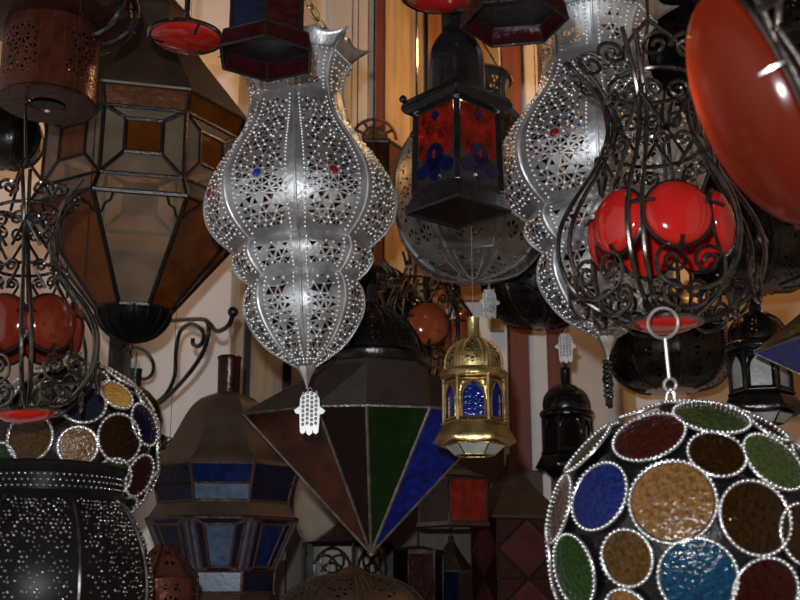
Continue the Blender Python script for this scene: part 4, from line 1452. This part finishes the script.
# lattice lantern with interlaced circles
ax = Axis(346, 592, 2.95)
root = thing('lattice_lantern', 'black lattice lantern of interlaced circles under the brown star pane', 'lantern', ax.p, ax.a, None)
rr_ = ax.r(46)
hh = ax.r(46)
mb = MB()
for k in range(6):
    mb.tube([pol(rr_, R(-50) + k * PI / 3, 0), pol(rr_, R(-50) + k * PI / 3, hh)], ax.r(4.5), 4)
    for z_ in (0, hh):
        mb.tube([pol(rr_, R(-50) + k * PI / 3, z_), pol(rr_, R(-50) + (k + 1) * PI / 3, z_)], ax.r(3.4), 4)
mb.build('post_frame', 'bead_black', root, smooth=False)
for k in range(6):
    a0, a1 = R(-50) + k * PI / 3, R(-50) + (k + 1) * PI / 3
    A, B = pol(rr_, a0, 0), pol(rr_, a1, 0)
    W = (B - A).length
    ex = (B - A).normalized()
    c = (A + B) / 2 + Vector((0, 0, hh / 2))
    lt = MB()
    for (dx, dz, q) in ((-.16, 0, .26), (.16, 0, .26), (0, .16, .26), (0, -.16, .26), (0, 0, .40)):
        lt.tube([c + ex * (dx * W + q * hh * 1.0 * math.cos(2 * PI * i / 24)) + Vector((0, 0, dz * hh + q * hh * math.sin(2 * PI * i / 24))) for i in range(24)], ax.r(1.4), 5, closed=True)
    lt.build('lattice', 'iron_matt', root)
MB().lathe([(rr_ * .86, .002), (rr_ * .86, hh)], 24).build('cream_lining', 'cream_shade', root)
MB().lathe([(rr_ * 1.0, hh), (rr_ * .6, hh + ax.r(10)), (rr_ * .2, hh + ax.r(22))], 6, R(-50)).build('roof', 'iron_matt', root, smooth=False)
hanger(root, hh + ax.r(20), r=.0015)
# cream skin shade above it
ax = Axis(327, 546, 3.12)
root = thing('skin_shade', 'cream rounded lamp shade behind the brown pane of the star lantern', 'lamp shade', ax.p, ax.a, None)
MB().lathe(smooth_prof(ax.prof([(547, 2), (545, 16), (538, 26), (522, 32), (500, 34), (475, 28), (460, 16)]), 3), 24).build('shade', 'cream_shade', root)
MB().lathe(ax.prof([(463, 18), (458, 18), (452, 5)]), 20).build('collar', 'iron_matt', root)
hanger(root, ax.z(453), r=.0015, dx=-.25)
# copper star at the bottom, left of the blue lantern
ax = Axis(160, 640, 2.0)
root = thing('copper_lantern', 'pierced copper lantern peeking out between black dome and blue lantern', 'lantern', ax.p, ax.a, None)
prof = ax.prof([(660, 30), (620, 36), (577, 36), (560, 22), (548, 10), (545, 7)])
pierced_body(root, [prof[:3], prof[2:]], 6, R(-15), 'copper', ax.r(1.4), ax.r(8), ax.r(1.1), seed=91, margin=ax.r(6), ridge_mat='copper_dark', solid_p=.4)
hanger(root, ax.z(546), r=.0005)
# brown crested lantern far back
ax = Axis(372, 200, 3.08)
root, ax = box_lantern('box_lantern', 'brown lantern with an arched crest behind the right side of the silver crown', 374, 200, 2.85, 30, 52, R(-32), 6, [['brown_glass', 'amber_glass']], None, roofh=22, group=None, metal='copper_dark')
cr = MB()
cc = Vector((0, -ax.r(26), ax.r(54)))
for q in (.9, .5):
    cr.tube([cc + Vector((ax.r(24) * q * math.cos(t), 0, ax.r(24) * q * math.sin(t))) for t in [PI * i / 12 for i in range(13)]], ax.r(1.8), 5)
for t in (30, 60, 90, 120, 150):
    cr.tube([cc + Vector((ax.r(12) * math.cos(R(t)), 0, ax.r(12) * math.sin(R(t)))), cc + Vector((ax.r(22) * math.cos(R(t)), 0, ax.r(22) * math.sin(R(t))))], ax.r(1.6), 5)
cr.build('arched_crest', 'wood_red', root)
# bright hamsa far back
hb = hamsa('bright silver hamsa charm hanging in front of the pale wall above the small dark lantern', at(565, 331, 2.6), 30 * 2.6 / F * 1.05, R(-8), 'charm_tin')
MB().tube([(0, 0, 0), (0, 0, CEIL - hb.location.z)], .0006, 5).build('thread', 'iron_matt', hb)

# ------------------------------------------------------------------ light: the photographer's flash, warm bulbs of the shop, dim daylight from the open front
def light(name, kind, loc, energy, col, size=.02, rot=None):
    l = bpy.data.lights.new(name, kind)
    l.energy = energy
    l.color = col
    if kind == 'AREA':
        l.size = size
    else:
        l.shadow_soft_size = size
    o = bpy.data.objects.new(name, l)
    COL.objects.link(o)
    o.location = loc
    if rot:
        o.rotation_euler = rot
    return o
light('camera_flash', 'POINT', (-.05, .02, CAMZ + .13), 88, (.93, .97, 1.0), .02)
light('warm_bulb', 'POINT', (.25, 2.8, 3.1), 8, (1, .55, .22), .04)
light('warm_bulb', 'POINT', (-.85, 3.0, 3.0), 4, (1, .46, .14), .04)
light('warm_bulb', 'POINT', (1.1, 2.95, 2.9), 6, (1, .46, .14), .04)
light('lantern_bulb', 'POINT', LAMP_BLACK, 1.0, (1, .7, .4), .006)
light('lens_bulb', 'POINT', LENS + LENSN * .026 + Vector((0, 0, .04)), .35, (1, .55, .2), .008)
w = bpy.data.worlds.new('world')
scn.world = w
w.use_nodes = True
bg = w.node_tree.nodes['Background']
bg.inputs['Color'].default_value = (.75, .80, .9, 1)
bg.inputs['Strength'].default_value = .02
scn.view_settings.view_transform = 'Standard'
scn.view_settings.look = 'None'
scn.view_settings.exposure = 0
scn.view_settings.gamma = 1
try:
    scn.cycles.use_denoising = True
    scn.cycles.max_bounces = 8
    scn.cycles.transparent_max_bounces = 16
    scn.cycles.caustics_reflective = False
    scn.cycles.caustics_refractive = False
    scn.cycles.sample_clamp_indirect = 4
except Exception:
    pass
